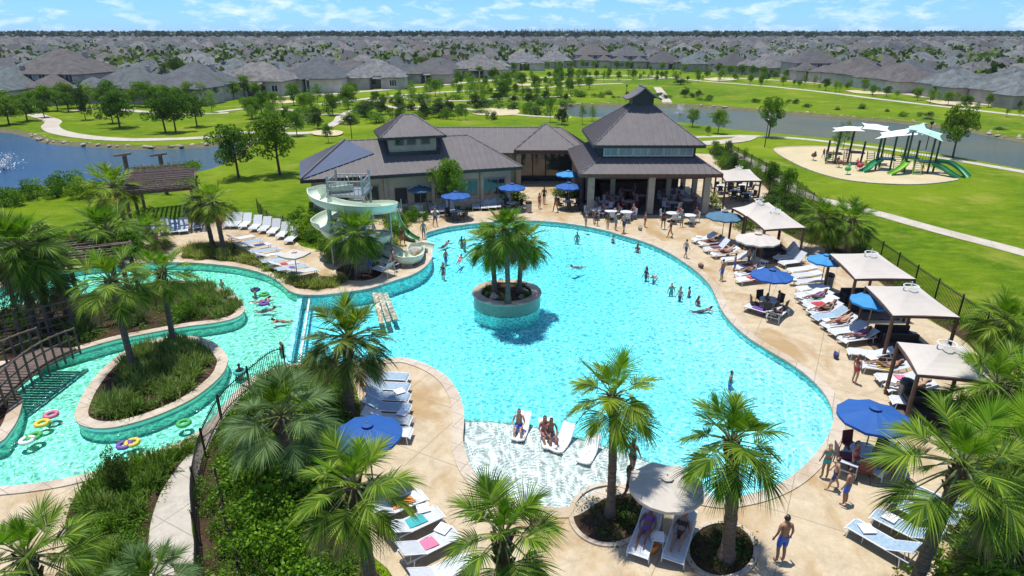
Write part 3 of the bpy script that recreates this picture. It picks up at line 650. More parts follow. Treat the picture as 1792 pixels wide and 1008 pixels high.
# connector and entrance
m = MB(); m.box((-5.8, 8.6, 1.65), (12.8, 4.4, 3.3)); m.build('rear_wall', ['stucco'], club)
m = MB(); hip(m, -12.8, 5.5, 8.2, 11.6, 3.45, 5.6, m, caps=m); m.build('rear_roof', ['roof', 'rib'], club)
e0 = AT(900, 263, 66)[0]; e1 = AT(1014, 263, 66)[0]; em = (e0+e1)/2
m = MB(); hip(m, e0, 5.4, e1, 12.0, 3.75, 5.95, m, caps=m, inset=3.3); fascia(m, e0, 5.4, e1, 12.0, 3.62, .26, 2); m.build('entrance_roof', ['roof', 'rib', 'wood'], club)
for x in (e0+.45, e1-.45):
    MB().box((x, 5.95, 1.75), (.5, .5, 3.5)).build('column', 'stone', club)
m = MB(); m.box((em, 7.86, 1.6), (e1-e0-.4, .06, 3.2)); m.build('entrance_glass', 'glass', club)
for k in range(5): MB().box((e0+.6+k*(e1-e0-1.2)/4, 7.80, 1.6), (.10, .12, 3.2)).build('mullion', 'dark', club)
for x, w in ((e1+.25, .5),): MB().box((x, 3.4, 1.6), (w, 8.0, 3.2)).build('side_wall', 'stucco', club)
# pavilion
px0, px1, py0, py1 = 5.75, 17.85, -6.6, 5.6
def frust(mb, a, b, z0, z1, ribs=True):
    A = [(a[0], a[1], z0), (a[2], a[1], z0), (a[2], a[3], z0), (a[0], a[3], z0)]; B = [(b[0], b[1], z1), (b[2], b[1], z1), (b[2], b[3], z1), (b[0], b[3], z1)]
    for i in range(4):
        j = (i+1) % 4; slope(mb, [A[i], A[j], B[j], B[i]], .12, mb if ribs else None); mb.tube([A[i], B[i]], .075, 5, 1)
m = MB(); frust(m, (px0, py0, px1, py1), (7.7, -4.8, 15.9, 3.8), 3.8, 4.85); fascia(m, px0, py0, px1, py1, 3.66, .3, 2); m.build('lower_roof', ['roof', 'rib', 'wood'], club)
m = MB(); m.box((11.8, -4.6, 5.4), (8.2, .16, 1.3)); m.box((11.8, 3.6, 5.4), (8.2, .16, 1.3)); m.box((7.8, -.5, 5.4), (.16, 8.0, 1.3)); m.box((15.8, -.5, 5.4), (.16, 8.0, 1.3)); up = m.build('clerestory', 'dark', club)
for k in range(6): window(up, (8.55+k*1.3, -4.72, 5.36), 1.27, .80, 0, bars=1, mat='steel', gl='greyglass')
m = MB(); m.box((11.8, -.5, 3.45), (10.9, 10.9, .08)); m.build('ceiling', 'wood', club)
m = MB(); frust(m, (7.0, -5.3, 16.5, 4.4), (10.95, -1.15, 12.45, .25), 6.0, 9.0); fascia(m, 7.0, -5.3, 16.5, 4.4, 5.88, .24, 2); m.build('upper_roof', ['roof', 'rib', 'black'], club)
m = MB(); m.box((11.7, -.45, 9.1), (1.9, 1.7, .9)); c2 = m.build('roof_lantern', 'black', club)
m = MB()
for s in (-1, 1):
    pr = [(0, 10.42), (s*.55, 9.95), (s*1.1, 9.62), (s*1.55, 9.45)]
    for (x, z), (x2, z2) in zip(pr, pr[1:]): m.slab([(11.7+x, -1.9, z), (11.7+x2, -1.9, z2), (11.7+x2, 1.0, z2), (11.7+x, 1.0, z)], .09)
    m.tube([(11.7+a, -1.92, b) for a, b in pr], .07, 6, 1)
m.add([(11.7-1.2, -1.45, 9.5), (11.7+1.2, -1.45, 9.5), (11.7, -1.45, 10.3)], [(0, 1, 2)], 2); m.tube([(11.7, -1.95, 10.45), (11.7, 1.05, 10.45)], .07, 6, 1)
m.build('lantern_roof', ['roof', 'rib', 'black'], c2)
for x in (6.9, 12.15, 17.0):
    MB().box((x, -5.35, 1.75), (.55, .55, 3.5)).build('column', 'stone' if x == 6.9 else 'stucco', club)
for x, y in ((17.0, -1.6), (17.0, 2.4), (9.4, -1.5), (14.6, -1.5)):
    MB().box((x, y, 1.7), (.42, .42, 3.4)).build('column', 'stucco', club)
m = MB(); m.box((11.8, -5.35, 3.32), (10.6, .34, .34)); m.box((17.0, -.5, 3.32), (.34, 9.3, .34)); m.build('beam', 'wood', club)
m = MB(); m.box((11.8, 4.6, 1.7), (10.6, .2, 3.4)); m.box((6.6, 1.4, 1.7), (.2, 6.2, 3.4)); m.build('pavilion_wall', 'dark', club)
m = MB(); m.box((11.8, 2.2, .55), (6.0, .8, 1.1)); m.box((11.8, 2.2, 1.13), (6.3, 1.1, .08)); m.build('bar_counter', 'wood', club)
for k in range(4): window(club, (8.4+k*2.3, 4.45, 1.8), 1.7, 1.9, 0, bars=1, mat='dark')
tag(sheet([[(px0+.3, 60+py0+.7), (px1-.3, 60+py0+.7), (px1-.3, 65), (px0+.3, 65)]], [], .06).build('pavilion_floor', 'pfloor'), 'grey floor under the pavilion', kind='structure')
# ================================================================ WATER SLIDE
sx, sy = G(622, 452)
tw = thing('slide_tower', 'pale green spiral water slide on a steel tower before the left wing', 'water slide', (sx, sy+.2, 0))
m = MB()
for a, b in ((-1, -1), (1, -1), (1, 1), (-1, 1)): MB().tube([(a*1.15, b*1.15, 0), (a*1.15, b*1.15, 6.1)], .08, 8).build('post', 'steel', tw)
m.box((0, 0, 4.75), (2.6, 2.6, .14)); m.build('platform', 'steel', tw); MB().box((0, 0, 2.6), (2.4, 2.4, .10)).build('platform', 'steel', tw)
m = MB()
for z in (5.2, 5.75): 
    for p, q in (((-1.2, -1.2), (1.2, -1.2)), ((1.2, -1.2), (1.2, 1.2)), ((-1.2, 1.2), (-1.2, -1.2)), ((1.2, 1.2), (-1.2, 1.2))): m.tube([(*p, z), (*q, z)], .04, 5)
for k in range(9): 
    for s in (-1.2, 1.2): m.tube([(-1.2+k*.3, s, 4.8), (-1.2+k*.3, s, 5.75)], .022, 4); m.tube([(s, -1.2+k*.3, 4.8), (s, -1.2+k*.3, 5.75)], .022, 4)
m.build('railing', 'steel', tw)
def trough(path, r=.62, up=True, wallh=1.0, n=10):
    P = [Vector(p) for p in path]; mb = MB(); vs = []
    for i, p in enumerate(P):
        t = (P[min(i+1, len(P)-1)]-P[max(i-1, 0)]).normalized(); s = t.cross(Vector((0, 0, 1))).normalized(); u = s.cross(t)
        for rr in (r, r-.06):
            for k in range(n+1):
                a = math.pi*(1+k/n); vs.append(p+s*math.cos(a)*rr+u*(math.sin(a)*rr*wallh))
    w = 2*(n+1); fs = []
    for i in range(len(P)-1):
        for k in range(n):
            a = i*w+k; fs.append((a, a+1, a+1+w, a+w)); b = a+n+1; fs.append((b+w, b+w+1, b+1, b))
        fs.append((i*w, i*w+n+1, (i+1)*w+n+1, (i+1)*w)); e = i*w+n; fs.append((e, e+w, e+n+1+w, e+n+1))
    mb.add(vs, [f[::-1] for f in fs]); return mb
path = [(0, .3, 5.35), (-.9, -.2, 5.3)]; turns = 1.75
for k in range(44):
    a = math.pi+2*math.pi*turns*k/43; rr = 2.1+.08*math.sin(k*.3); path.append((rr*math.cos(a)*(1.15 if k < 26 else .9)+.25, rr*math.sin(a)*1.0, 5.1-3.9*k/43))
ex = G(738, 440); path += [(3.3, -1.6, .95), (4.4, -1.4, .75), (ex[0]-sx-.3, ex[1]-sy-.2, .55), (ex[0]-sx+.7, ex[1]-sy-.2, .42)]
fl = trough(smooth(path, 3, False), .62, wallh=1.1).build('flume', 'flume', tw, smooth=True)
for k in range(5):
    i = 6+k*8; x, y, z = path[i]; MB().tube([(x*1.02, y*1.02, 0), (x*1.02, y*1.02, z-.45)], .07, 7).build('support_pole', 'steel', tw)
m = MB()
for k in range(16): m.box((0, 5.3-k*.25, .3+k*.28), (.9, .26, .05))
for s in (-.45, .45): m.tube([(s, 5.4, .9), (s, 1.4, 5.5)], .03, 5); m.tube([(s, 5.4, .1), (s, 1.4, 4.65)], .06, 5)
m.build('stair', 'steel', tw)
m = MB()
if 0: m.slab([(-1.9, -1.5, 6.15), (1.9, -1.5, 6.15), (1.7, 1.5, 6.25), (-1.7, 1.5, 6.25)], .06); 
# second, lower slide: green half-pipe and play features by the plunge
sx2, sy2 = G(705, 425)
s2 = thing('toddler_slide', 'short green slide curving down to the pool edge beside the spiral slide', 'slide', (sx2, sy2, 0))
p2 = [(-1.2, 3.4, 1.7), (-1.0, 2.7, 1.55), (-.6, 1.8, 1.1), (.0, 1.0, .7), (.7, .4, .4), (1.1, .2, .32)]
trough(smooth(p2, 5, False), .38).build('flume', M.setdefault('gflume', plain('green_fibreglass', (.05, .18, .07), (.04, .14, .05), .3, 2, bmp=0)), s2, smooth=True)
for q in ((-1.1, 3.2, 1.4), (-.5, 1.6, .75)):
    MB().tube([(q[0], q[1], 0), q], .07, 7).build('support_pole', 'steel', s2)
m = MB(); m.box((-1.3, 4.3, 1.35), (1.2, 1.2, .1))
for a in (-1.8, -.8):
    for b in (3.8, 4.8): m.tube([(a, b, 0), (a, b, 2.2)], .05, 6)
for k in range(6): m.box((-1.3, 5.0+k*.22, 1.35-k*.24), (.9, .22, .05))
m.build('stand', 'steel', s2)
# rocks round the plunge
rk = MB()
def rock_mesh(r, seed, sq=.7):
    import bmesh
    rr = random.Random(seed); bm = bmesh.new(); bmesh.ops.create_icosphere(bm, subdivisions=2, radius=r)
    for v in bm.verts:
        d = v.co.normalized(); k = 1+.28*math.sin(d.x*3.1+seed)+.2*math.sin(d.y*4.3+seed*2)+.12*rr.uniform(-1, 1); v.co = Vector((d.x*r*k, d.y*r*k*.85, max(d.z, -.3)*r*k*sq))
    me = bpy.data.meshes.new('boulder'); bm.to_mesh(me); bm.free(); me.materials.append(M['rock']); return me
RMS = [rock_mesh(1, s) for s in range(5)]
def rocks(pts, label, cat='boulder', group=None, rs=(.3, .6)):
    for i, (x, y) in enumerate(pts):
        o = bpy.data.objects.new('boulder', RMS[i % 5]); C.objects.link(o); s = rnd.uniform(*rs); o.location = (x, y, s*.15); o.scale = (s, s, s*rnd.uniform(.7, 1.1)); o.rotation_euler = (0, 0, rnd.uniform(0, 6))
        tag(o, label(i) if callable(label) else label, cat, group)
rocks([G(*q) for q in [(690,462),(668,470),(650,462),(705,452),(722,446),(675,452),(640,474),(712,466)]], lambda i: nth(i)+' limestone boulder of the heap below the spiral slide', group='boulders below the spiral slide', rs=(.4, .8))
# ================================================================ PERGOLAS, BRIDGE
def pergola(name, label, c, rz, w, d, h, nb, npur, posts, mat='wood', group=None, vines=True):
    t = thing(name, label, 'pergola', (*c, 0), rz, group)
    for x in posts[0]:
        for y in posts[1]: MB().tube([(x*w/2, y*d/2, 0), (x*w/2, y*d/2, h)], .13, 7).build('post', mat, t)
    for y in posts[1]: MB().box((0, y*d/2, h+.1), (w+.9, .16, .24)).build('beam', mat, t)
    for k in range(nb):
        x = -w/2-.2+(w+.4)*k/(nb-1); MB().tube([(x+rnd.uniform(-.06, .06), -d/2-.5, h+.29), (x+rnd.uniform(-.06, .06), d/2+.5, h+.29)], rnd.uniform(.07, .10), 6).build('rafter', mat, t)
    m = MB()
    for k in range(npur):
        y = -d/2-.35+(d+.7)*k/(npur-1)
        m.box((rnd.uniform(-.1, .1), y, h+.39+rnd.uniform(-.01, .02)), (w+.5, .15, .09), rnd.uniform(-.04, .04))
    m.build('lattice', mat, t)
    if vines:
        rs = np.random.RandomState(4); n_ = 1500; c_ = np.stack([rs.uniform(-w/2-.4, w/2+.5, n_), rs.choice([-1, 1, 1], n_)*rs.uniform(.25, .55, n_)*d, np.full(n_, h+.42)+rs.uniform(-.35, .25, n_)], 1); c_[:, 0] = np.where(rs.rand(n_) < .6, w/2+rs.normal(0, .35, n_), c_[:, 0]); quads_obj('vine', leaves(c_, .17, .8, .6, rs), 'leaf2', t)
    return t
pc = G(300, 398); pergola('pergola', 'brown timber pergola with a latticed roof beside the row of loungers', (-29.6, 53.2), .42, 4.6, 9.4, 3.3, 15, 24, ((-1, 1), (-1, 0, 1)), 'oldwood')
for (bx, by, ty, lab) in ((232, 345, 272, 'free-standing dark timber post with a crossbeam at the pond edge, left one'), (292, 340, 272, 'free-standing dark timber post with a crossbeam at the pond edge, right one')):
    x, y = G(bx, by); z = AT(bx, ty, y)[1]
    t = thing('timber_post', lab, 'post', (x, y, 0), .2, 'timber posts at the pond edge')
    MB().tube([(0, 0, 0), (.1, 0, z)], .2, 7).build('post', 'oldwood', t); MB().tube([(-.8, 0, z), (.7, .1, z+.15)], .11, 7).build('beam', 'oldwood', t)
bc = G(92, 560); pergola('pergola', 'dark weathered pergola shading the left end of the planted island', (bc[0]-1.0, bc[1]+.6), .42, 9.5, 3.4, 3.2, 16, 9, ((-1, -.33, .33, 1), (-1, 1)), 'oldwood')
a = Vector(G(-40, 735)); b = Vector(G(112, 628)); bl = (b-a).length
fb = thing('footbridge', 'weathered timber footbridge over the lazy river at the left edge', 'footbridge', (*((a+b)/2), 0), math.atan2(b.y-a.y, b.x-a.x))
m = MB()
for k in range(int(bl/.22)): m.box((-bl/2+k*.22, 0, .62+.35*math.sin(math.pi*k*.22/bl)), (.19, 1.8, .06))
m.build('deck_boards', 'oldwood', fb)
for s in (-1, 1):
    r = fb; m = MB()
    for z in (.55, 1.05): m.tube([(-bl/2+bl*i/10, s*.92, .62+z+.35*math.sin(math.pi*i/10)) for i in range(11)], .045, 6)
    for i in range(11): x = -bl/2+bl*i/10; m.tube([(x, s*.92, .3), (x, s*.92, 1.72+.35*math.sin(math.pi*i/10))], .05, 6)
    m.tube([(-bl/2+bl*i/10, s*.85, .48+.35*math.sin(math.pi*i/10)) for i in range(11)], .10, 6)
    m.build('railing', 'oldwood', fb)
ta = Vector(G(-30, 640)); tb = Vector(G(205, 578)); tl_ = (tb-ta).length
tr2 = thing('trellis', 'dark lattice trellis along the near edge of the long planted island', 'trellis', (*((ta+tb)/2), .16), math.atan2(tb.y-ta.y, tb.x-ta.x)); tr2.location.y += .9
for k in range(6): MB().tube([(-tl_/2+tl_*k/5, 0, 0), (-tl_/2+tl_*k/5, 0, 2.0)], .07, 6).build('post', 'oldwood', tr2)
m = MB()
for k in range(5): m.box((0, rnd.uniform(-.01, .01), .35+k*.38), (tl_, .05, .07))
for k in range(int(tl_/.45)): m.box((-tl_/2+.2+k*.45, .055, 1.05), (.06, .05, 1.7), 0, 0, (rnd.uniform(-.1, .1), 'Y'))
m.build('lattice', 'oldwood', tr2)
# ================================================================ FENCES
def fence(pts, label, h=1.35, gap=.13, n=4, zbase=0):
    P = [Vector((*p, 0)) for p in smooth([G(*q) for q in pts], n, False)]; c = P[0]
    t = thing('picket_fence', label, 'fence', tuple(c)); rails = [MB(), MB()]; pk = MB(); acc = 0; L0 = 0; posts = 0
    for i in range(len(P)-1):
        a, b = P[i]-c, P[i+1]-c; l = (b-a).length; an = math.atan2(b.y-a.y, b.x-a.x)
        for zi, z in enumerate((.18, h-.12)): rails[zi].box((*((a+b)/2).xy, z), (l+.02, .035, .04), an)
        s = acc
        while s < l:
            q = a+(b-a)*s/l; pk.box((q.x, q.y, h/2+.03), (.02, .02, h-.06), an); s += gap
        acc = s-l; L0 += l
        while posts*2.4 < L0:
            q = b-(b-a).normalized()*(L0-posts*2.4); MB().box((q.x, q.y, h/2+.05), (.065, .065, h+.1), an).build('post', 'black', t); posts += 1
    rails[0].build('rail', 'black', t); rails[1].build('rail', 'black', t); pk.build('pickets', 'black', t); return t
fence([(1268,268),(1330,303),(1392,344),(1450,392),(1530,453),(1600,506),(1700,580),(1775,642),(1850,712)], 'long black picket fence between the planted bed and the right-hand lawn', 1.5)
fence([(500,644),(478,650),(440,682),(398,722),(368,775),(350,835),(343,900),(350,975),(352,1010),(350,1100)], 'black picket fence curving along the grey walkway', 1.15)
fence([(384,860),(398,930),(418,1000),(430,1060)], 'short low black fence inside the hedge', .9)
fence([(452,372),(470,395),(500,405),(530,412)], 'thin black fence behind the row of white loungers', 1.2, gap=.3)
# ================================================================ PLANTER in the pool
pl = thing('round_planter', 'round mosaic planter with a stone rim standing in the main pool', 'planter', (*RC, -1.4))
def loc_poly(P): return [(x-RC[0], y-RC[1]) for x, y in P]
m = MB(); k = 48; m.lathe([(RR, 1.2), (RR, 1.95)], 48)
o = m.build('wall', 'mosaic', pl, smooth=True); uv = o.data.uv_layers.new(name='UVMap'); 
for poly in o.data.polygons:
    for li in poly.loop_indices:
        v = o.data.vertices[o.data.loops[li].vertex_index].co; a = math.atan2(v.y, v.x) % (2*math.pi)
        if poly.index % 48 == 47 and a < .01: a = 2*math.pi
        uv.data[li].uv = (a*RR, v.z)
MB().lathe([(RR-.01, -.2), (RR-.01, 1.2)], 48).build('underwater_wall', 'wallp', pl, smooth=True)
m = MB(); m.lathe([(RR-.50, 1.85), (RR-.50, 2.04), (RR+.05, 2.04), (RR+.08, 2.0), (RR+.05, 1.94), (RR-.50, 1.85)], 48); m.build('rim', 'coping', pl)
m = MB(); m.lathe([(0, 1.95), (RR-.45, 1.92)], 32); m.build('soil', 'mulch', pl)
rocks([(RC[0]+r*math.cos(a), RC[1]+r*math.sin(a)) for r, a in ((1.1, 3.9), (1.15, 5.6), (1.05, 4.7), (1.2, 3.3), (1.1, .2), (1.2, 2.2))], lambda i: nth(i)+' pale rock at the foot of the island palms', group='rocks in the round planter', rs=(.2, .34))
for o in bpy.data.objects:
    if o.get('group') == 'rocks in the round planter': o.location.z = .56
# ================================================================ SUBURB
def house_proto(seed, near):
    r = random.Random(seed); t = thing('house', 'x', 'house')
    w, d, h = r.uniform(12, 15), r.uniform(10, 13), r.choice((3.0, 3.1, 4.9)); body = MB(); rf = MB()
    body.box((0, 0, h/2), (w, d, h)); hip(rf, -w/2-.5, -d/2-.5, w/2+.5, d/2+.5, h, h+min(w, d)*.34)
    boxes = [(0, 0, w, d, h)]
    for k in range(r.choice((3, 3, 4))):
        ww, dd, hh = r.uniform(5, 8.5), r.uniform(5, 8), r.choice((2.8, 3.0, h*.95)); x = r.choice((-1, 1))*r.uniform(.2, .42)*w; y = r.choice((-1, -1, 1))*(d/2+dd*.18)
        body.box((x, y, hh/2-.01*k), (ww, dd, hh-.03*k)); hip(rf, x-ww/2-.45, y-dd/2-.45, x+ww/2+.45, y+dd/2+.45, hh-.02*k, hh+min(ww, dd)*.33); boxes.append((x, y, ww, dd, hh))
    wo = body.build('wall', 'brick', t); ro = rf.build('roof', 'shingle', t)
    MB().box((w*.22, d*.15, h+2.3), (.7, .6, 2.6)).build('chimney', 'brick', ro)
    if near:
        ys = -d/2-.03
        for k in range(5):
            x = -w/2+1.6+k*(w-3.2)/4
            z = [1.6]+([4.3] if h > 4 else [])
            if k % 2 and len(z) == 1: continue
            for zz in z: window(t, (x, ys-.02, zz), 1.5, 1.5, 0, bars=1, mat='white')
        x, y, ww, dd, hh = boxes[1]
        if y < 0: window(t, (x, y-dd/2-.05, 1.6), 2.0, 1.7, 0, bars=2, mat='white')
        po = MB(); po.slab([(-w*.3, -d/2-2.6, 2.5), (w*.2, -d/2-2.6, 2.5), (w*.2, -d/2, 3.0), (-w*.3, -d/2, 3.0)], .15); po = po.build('porch_roof', 'shingle', t)
        for q in (-.28, -.05, .18): MB().box((w*q, -d/2-2.4, 1.2), (.28, .28, 2.4)).build('porch_post', 'white', t)
        dd_ = MB().box((w*.1+.9, ys, 1.05), (1.0, .1, 2.1)).build('door', 'wood', t)
    return t
protoN = [house_proto(s, True) for s in range(6)]; protoF = [house_proto(20+s, False) for s in range(7)]
# front of the suburb: px of the wall feet, left to right
FRONT = [G(*q) for q in [(-700,212),(-300,205),(-60,196),(60,190),(190,184),(330,183),(430,168),(560,152),(700,146),(850,134),(900,124),(1000,119),(1150,123),(1300,132),(1450,143),(1600,158),(1792,181),(2000,206),(2300,240),(2700,285)]]
FR = sorted(FRONT); fx = np.array([p[0] for p in FR]); fy = np.array([p[1] for p in FR])
def front(bear):
    """distance of the front row along the bearing x/y"""
    return float(np.interp(bear, np.array([p[0]/p[1] for p in FR]), fy))
HP = []
for row in range(34):
    gap = 21 if row % 2 == 0 else 27.0
    off = sum(20.5 if q % 2 == 0 else 26.0 for q in range(row))
    b = -1.12; r2 = random.Random(row)
    while b < 1.12:
        y = front(b)+off*(1+.0*row)+5; y += 12*math.sin(b*7+row*.15)
        if row > 0: y += r2.uniform(-3, 3)
        x = b*y
        if y < 1000: HP.append((x, y, row, r2.uniform(-.25, .25)+.25*math.sin(x/90)))
        b += r2.uniform(13.5, 16.5)/y
HP = [h for h in HP if abs(h[0]) < h[1]*.86+25]
HP.sort(key=lambda h: (h[2] > 0, h[0]**2+h[1]**2))
ind = HP[:290]; far = HP[290:]
fr_i = {id(h): i for i, h in enumerate(sorted([h for h in ind if h[2] == 0]))}
r3 = random.Random(3)
def rowcount(row, h): return sorted(q[0]/q[1] for q in ind if q[2] == row).index(h[0]/h[1])
for h in ind:
    x, y, row, rot = h
    if row == 0:
        dirs = math.atan2(front(x/y+.02)*(x/y+.02)-x, 1); p = protoN[r3.randrange(6)]
        i = fr_i[id(h)]; s = r3.uniform(.95, 1.1)*(1.15 if x < -40 else 1)
        place(p, (x, y, 0), rot*.5, 'grey-roofed brick house, %s from the left of the front row facing the park' % nth(i), 'houses in the front row along the park', s)
    else:
        p = protoF[r3.randrange(7)]; s = r3.uniform(.9, 1.1)
        place(p, (x, y, 0), rot+r3.choice((0, math.pi/2, math.pi)), 'grey hip-roofed house in the %s row of the suburb, %s from the left' % (nth(row), nth(rowcount(row, h))), 'houses in the rows behind the front row', s)
drop_unused(protoN+protoF)
m = MB(); rr = MB()
for x, y, row, rot in far:
    def hb(cx, cy, w, d, h, a=rot):
        sub = MB(); hip(sub, -w/2, -d/2, w/2, d/2, h, h+min(w, d)*.34)
        ca, sa = math.cos(a), math.sin(a)
        rr.add([(x+cx+px_*ca-py_*sa, y+cy+px_*sa+py_*ca, pz_) for px_, py_, pz_ in sub.v], sub.f)
        m.box((x+cx, y+cy, h/2), (w-1, d-1, h), a)
    hh = rnd.choice((3.2, 5.6)); hb(0, 0, rnd.uniform(13, 16), rnd.uniform(10, 13), hh); hb(rnd.uniform(-5, 5), -6, 7, 6, 3.3)
    if rnd.random() < .6: hb(rnd.uniform(-6, 6), 5, 6, 8, rnd.choice((3.3, hh)))
fo = thing('far_houses', 'far-off mass of grey roofs of the suburb below the horizon', 'houses'); fo['kind'] = 'stuff'
m.build('wall', 'brick', fo); rr.build('roof', 'shingles', fo)
# ================================================================ PLAYGROUND
gx, gy = G(1588, 306)
pg = thing('play_structure', 'green play structure with tall posts, platforms, slides and a crumpled pale green canopy', 'play structure', (gx, gy+1.2, 0), -.35)
PT = [(-2.6, .6), (-1.0, 1.2), (.2, -.2), (1.3, .9), (2.6, .2), (.3, 1.9), (3.4, 1.4), (-2.0, 2.1)]
M['gpost'] = plain('dark_green_paint', (.012, .075, .045), (.01, .055, .035), .35, 3, bmp=0); M['gslide'] = plain('bright_green_plastic', (.02, .26, .10), (.02, .20, .08), .3, 2, bmp=0)
M['lime'] = plain('lime_plastic', (.20, .45, .03), (.16, .38, .03), .35, 3, bmp=0); M['sail'] = plain('pale_green_sail', (.42, .68, .52), (.34, .60, .44), .8, 2, bmp=0); M['sailw'] = plain('white_sail', (.72, .76, .74), (.64, .70, .68), .8, 2, bmp=0)
for i, (x, y) in enumerate(PT): MB().tube([(x, y, 0), (x, y, 3.6+.5*(i % 3))], .11, 8).build('post', 'gpost', pg)
for x, y, z in ((-1.6, 1.1, 1.3), (.6, .6, 1.7), (2.4, .8, 1.3)):
    m = MB(); m.box((x, y, z), (1.7, 1.5, .12)); m.build('platform', 'gpost', pg)
    m = MB()
    for k in range(7): m.tube([(x-.8+k*.27, y+.75, z), (x-.8+k*.27, y+.75, z+.8)], .025, 5)
    m.tube([(x-.85, y+.75, z+.8), (x+.85, y+.75, z+.8)], .04, 6); m.build('railing', 'lime', pg)
for mt, pth, r in (('gslide', [(3.0, .2, 1.4), (3.8, -.3, 1.1), (4.6, -1.0, .6), (5.4, -1.5, .25)], .42), ('gslide', [(-2.2, .6, 1.4), (-3.0, .0, 1.1), (-3.6, -.9, .6), (-4.3, -1.5, .25)], .42), ('lime', [(.4, -.1, 1.7), (0, -.9, 1.3), (-.8, -1.7, .7), (-1.6, -2.2, .28)], .4), ('gslide', [(3.4, 1.2, 1.5), (4.6, .9, 1.5), (5.6, .1, 1.0), (6.3, -.9, .3)], .42)):
    trough(smooth(pth, 4, False), r).build('slide', mt, pg, smooth=True)
for q in ((1.3, -.1), (-.3, 2.0)):
    m = MB()
    for k in range(8): m.tube([(q[0]-.4, q[1]-.9+k*.12, .2+k*.2), (q[0]+.4, q[1]-.9+k*.12, .2+k*.2)], .035, 5)
    m.tube([(q[0]-.4, q[1]-1, 0), (q[0]-.4, q[1], 1.8)], .04, 5); m.tube([(q[0]+.4, q[1]-1, 0), (q[0]+.4, q[1], 1.8)], .04, 5); m.build('climber', 'lime', pg)
def sail(parent, pts, mat, sag=.5, n=8, name='canopy'):
    """four-cornered hyperbolic sail"""
    A, B, Cc, D = [Vector(p) for p in pts]; vs = []
    for i in range(n+1):
        for j in range(n+1):
            u, v = i/n, j/n; u2 = .5+(u-.5)*(1-.22*math.sin(math.pi*v)); v2 = .5+(v-.5)*(1-.22*math.sin(math.pi*u))
            vs.append((A*(1-u2)+B*u2)*(1-v2)+(D*(1-u2)+Cc*u2)*v2-Vector((0, 0, sag*math.sin(math.pi*u)*math.sin(math.pi*v))))
    mb = MB(); mb.add(vs, [(i*(n+1)+j, (i+1)*(n+1)+j, (i+1)*(n+1)+j+1, i*(n+1)+j+1) for i in range(n) for j in range(n)]); return mb.build(name, mat, parent, smooth=True)
sail(pg, [(-3.4, .2, 3.6), (1.2, -.4, 4.4), (1.0, 2.4, 4.9), (-2.6, 2.6, 4.0)], 'sailw', -.3); sail(pg, [(.4, -.5, 4.7), (3.3, -.2, 3.7), (3.6, 2.0, 4.3), (.8, 2.2, 5.2)], 'sail', -.2); sail(pg, [(-.6, .2, 4.9), (2.2, .2, 4.4), (1.4, 1.6, 5.5), (.0, 1.6, 5.0)], 'sail', .2)
gx, gy = G(1500, 288)
p2_ = thing('play_structure', 'left climbing frame with dark posts and two white shade sails over the sand', 'play structure', (gx, gy, 0), -.3)
for i, (x, y) in enumerate([(-3.4, 1.0), (-2.2, 1.8), (-1.0, .6), (.6, 1.4), (2.0, .2), (-2.6, -.4), (.2, -.5)]):
    MB().tube([(x, y, 0), (x+.1, y, 2.6+.7*(i % 3))], .12, 8).build('post', 'gpost' if i % 2 else 'dark', p2_)
for x, y, z in ((-2.6, .7, 1.1), (-.2, .5, 1.4)): MB().box((x, y, z), (1.6, 1.4, .12)).build('platform', 'wood', p2_)
for q in ((-3.3, -.2), (1.3, .3), (-1.4, -.6)):
    m = MB()
    for k in range(7): m.tube([(q[0]-.4, q[1]-.8+k*.12, .2+k*.2), (q[0]+.4, q[1]-.8+k*.12, .2+k*.2)], .04, 5)
    m.tube([(q[0]-.4, q[1]-.9, 0), (q[0]-.4, q[1], 1.6)], .05, 5); m.tube([(q[0]+.4, q[1]-.9, 0), (q[0]+.4, q[1], 1.6)], .05, 5); m.build('climber', 'wood', p2_)
sail(p2_, [(-3.6, -.8, 3.9), (.0, -.9, 4.1), (.2, 1.9, 4.3), (-3.2, 2.0, 4.0)], 'sailw', -.35); sail(p2_, [(-.4, -.3, 4.3), (3.0, -.4, 4.0), (3.0, 2.0, 4.4), (.0, 2.2, 4.7)], 'sailw', -.35)
for i, (qx, qy, c, lab) in enumerate([(1448, 284, 'green', 'small green spring rider at the left of the playground sand'), (1482, 306, 'green', 'round green spring rider at the near edge of the sand'), (1503, 300, 'red', 'red spring rider in the middle of the sand'), (1468, 294, 'brown', 'brown spring rider left of the red one'), (1516, 297, 'yellow', 'yellow spring rider right of the red one'), (1423, 281, 'brown', 'brown spring rider near the pointed end of the sand')]):
    t = thing('spring_rider', lab, 'spring rider', (*G(qx, qy), 0), i*.9, 'spring riders on the playground')
    m = MB(); m.tube([(.09*math.cos(k), .09*math.sin(k), .05*k*.6) for k in range(14)], .02, 5); m.build('spring', 'steel', t)
    m = MB(); m.lathe([(.02, .42), (.28, .5), (.34, .7), (.22, .92), (.02, 1.0)], 12); m.tube([(.2, 0, .8), (.45, 0, 1.15), (.6, 0, 1.1)], [.1, .12, .05], 7); m.build('body', CL[c], t, smooth=True)
    MB().tube([(.35, -.25, 1.0), (.35, .25, 1.0)], .025, 5).build('handle', 'steel', t)
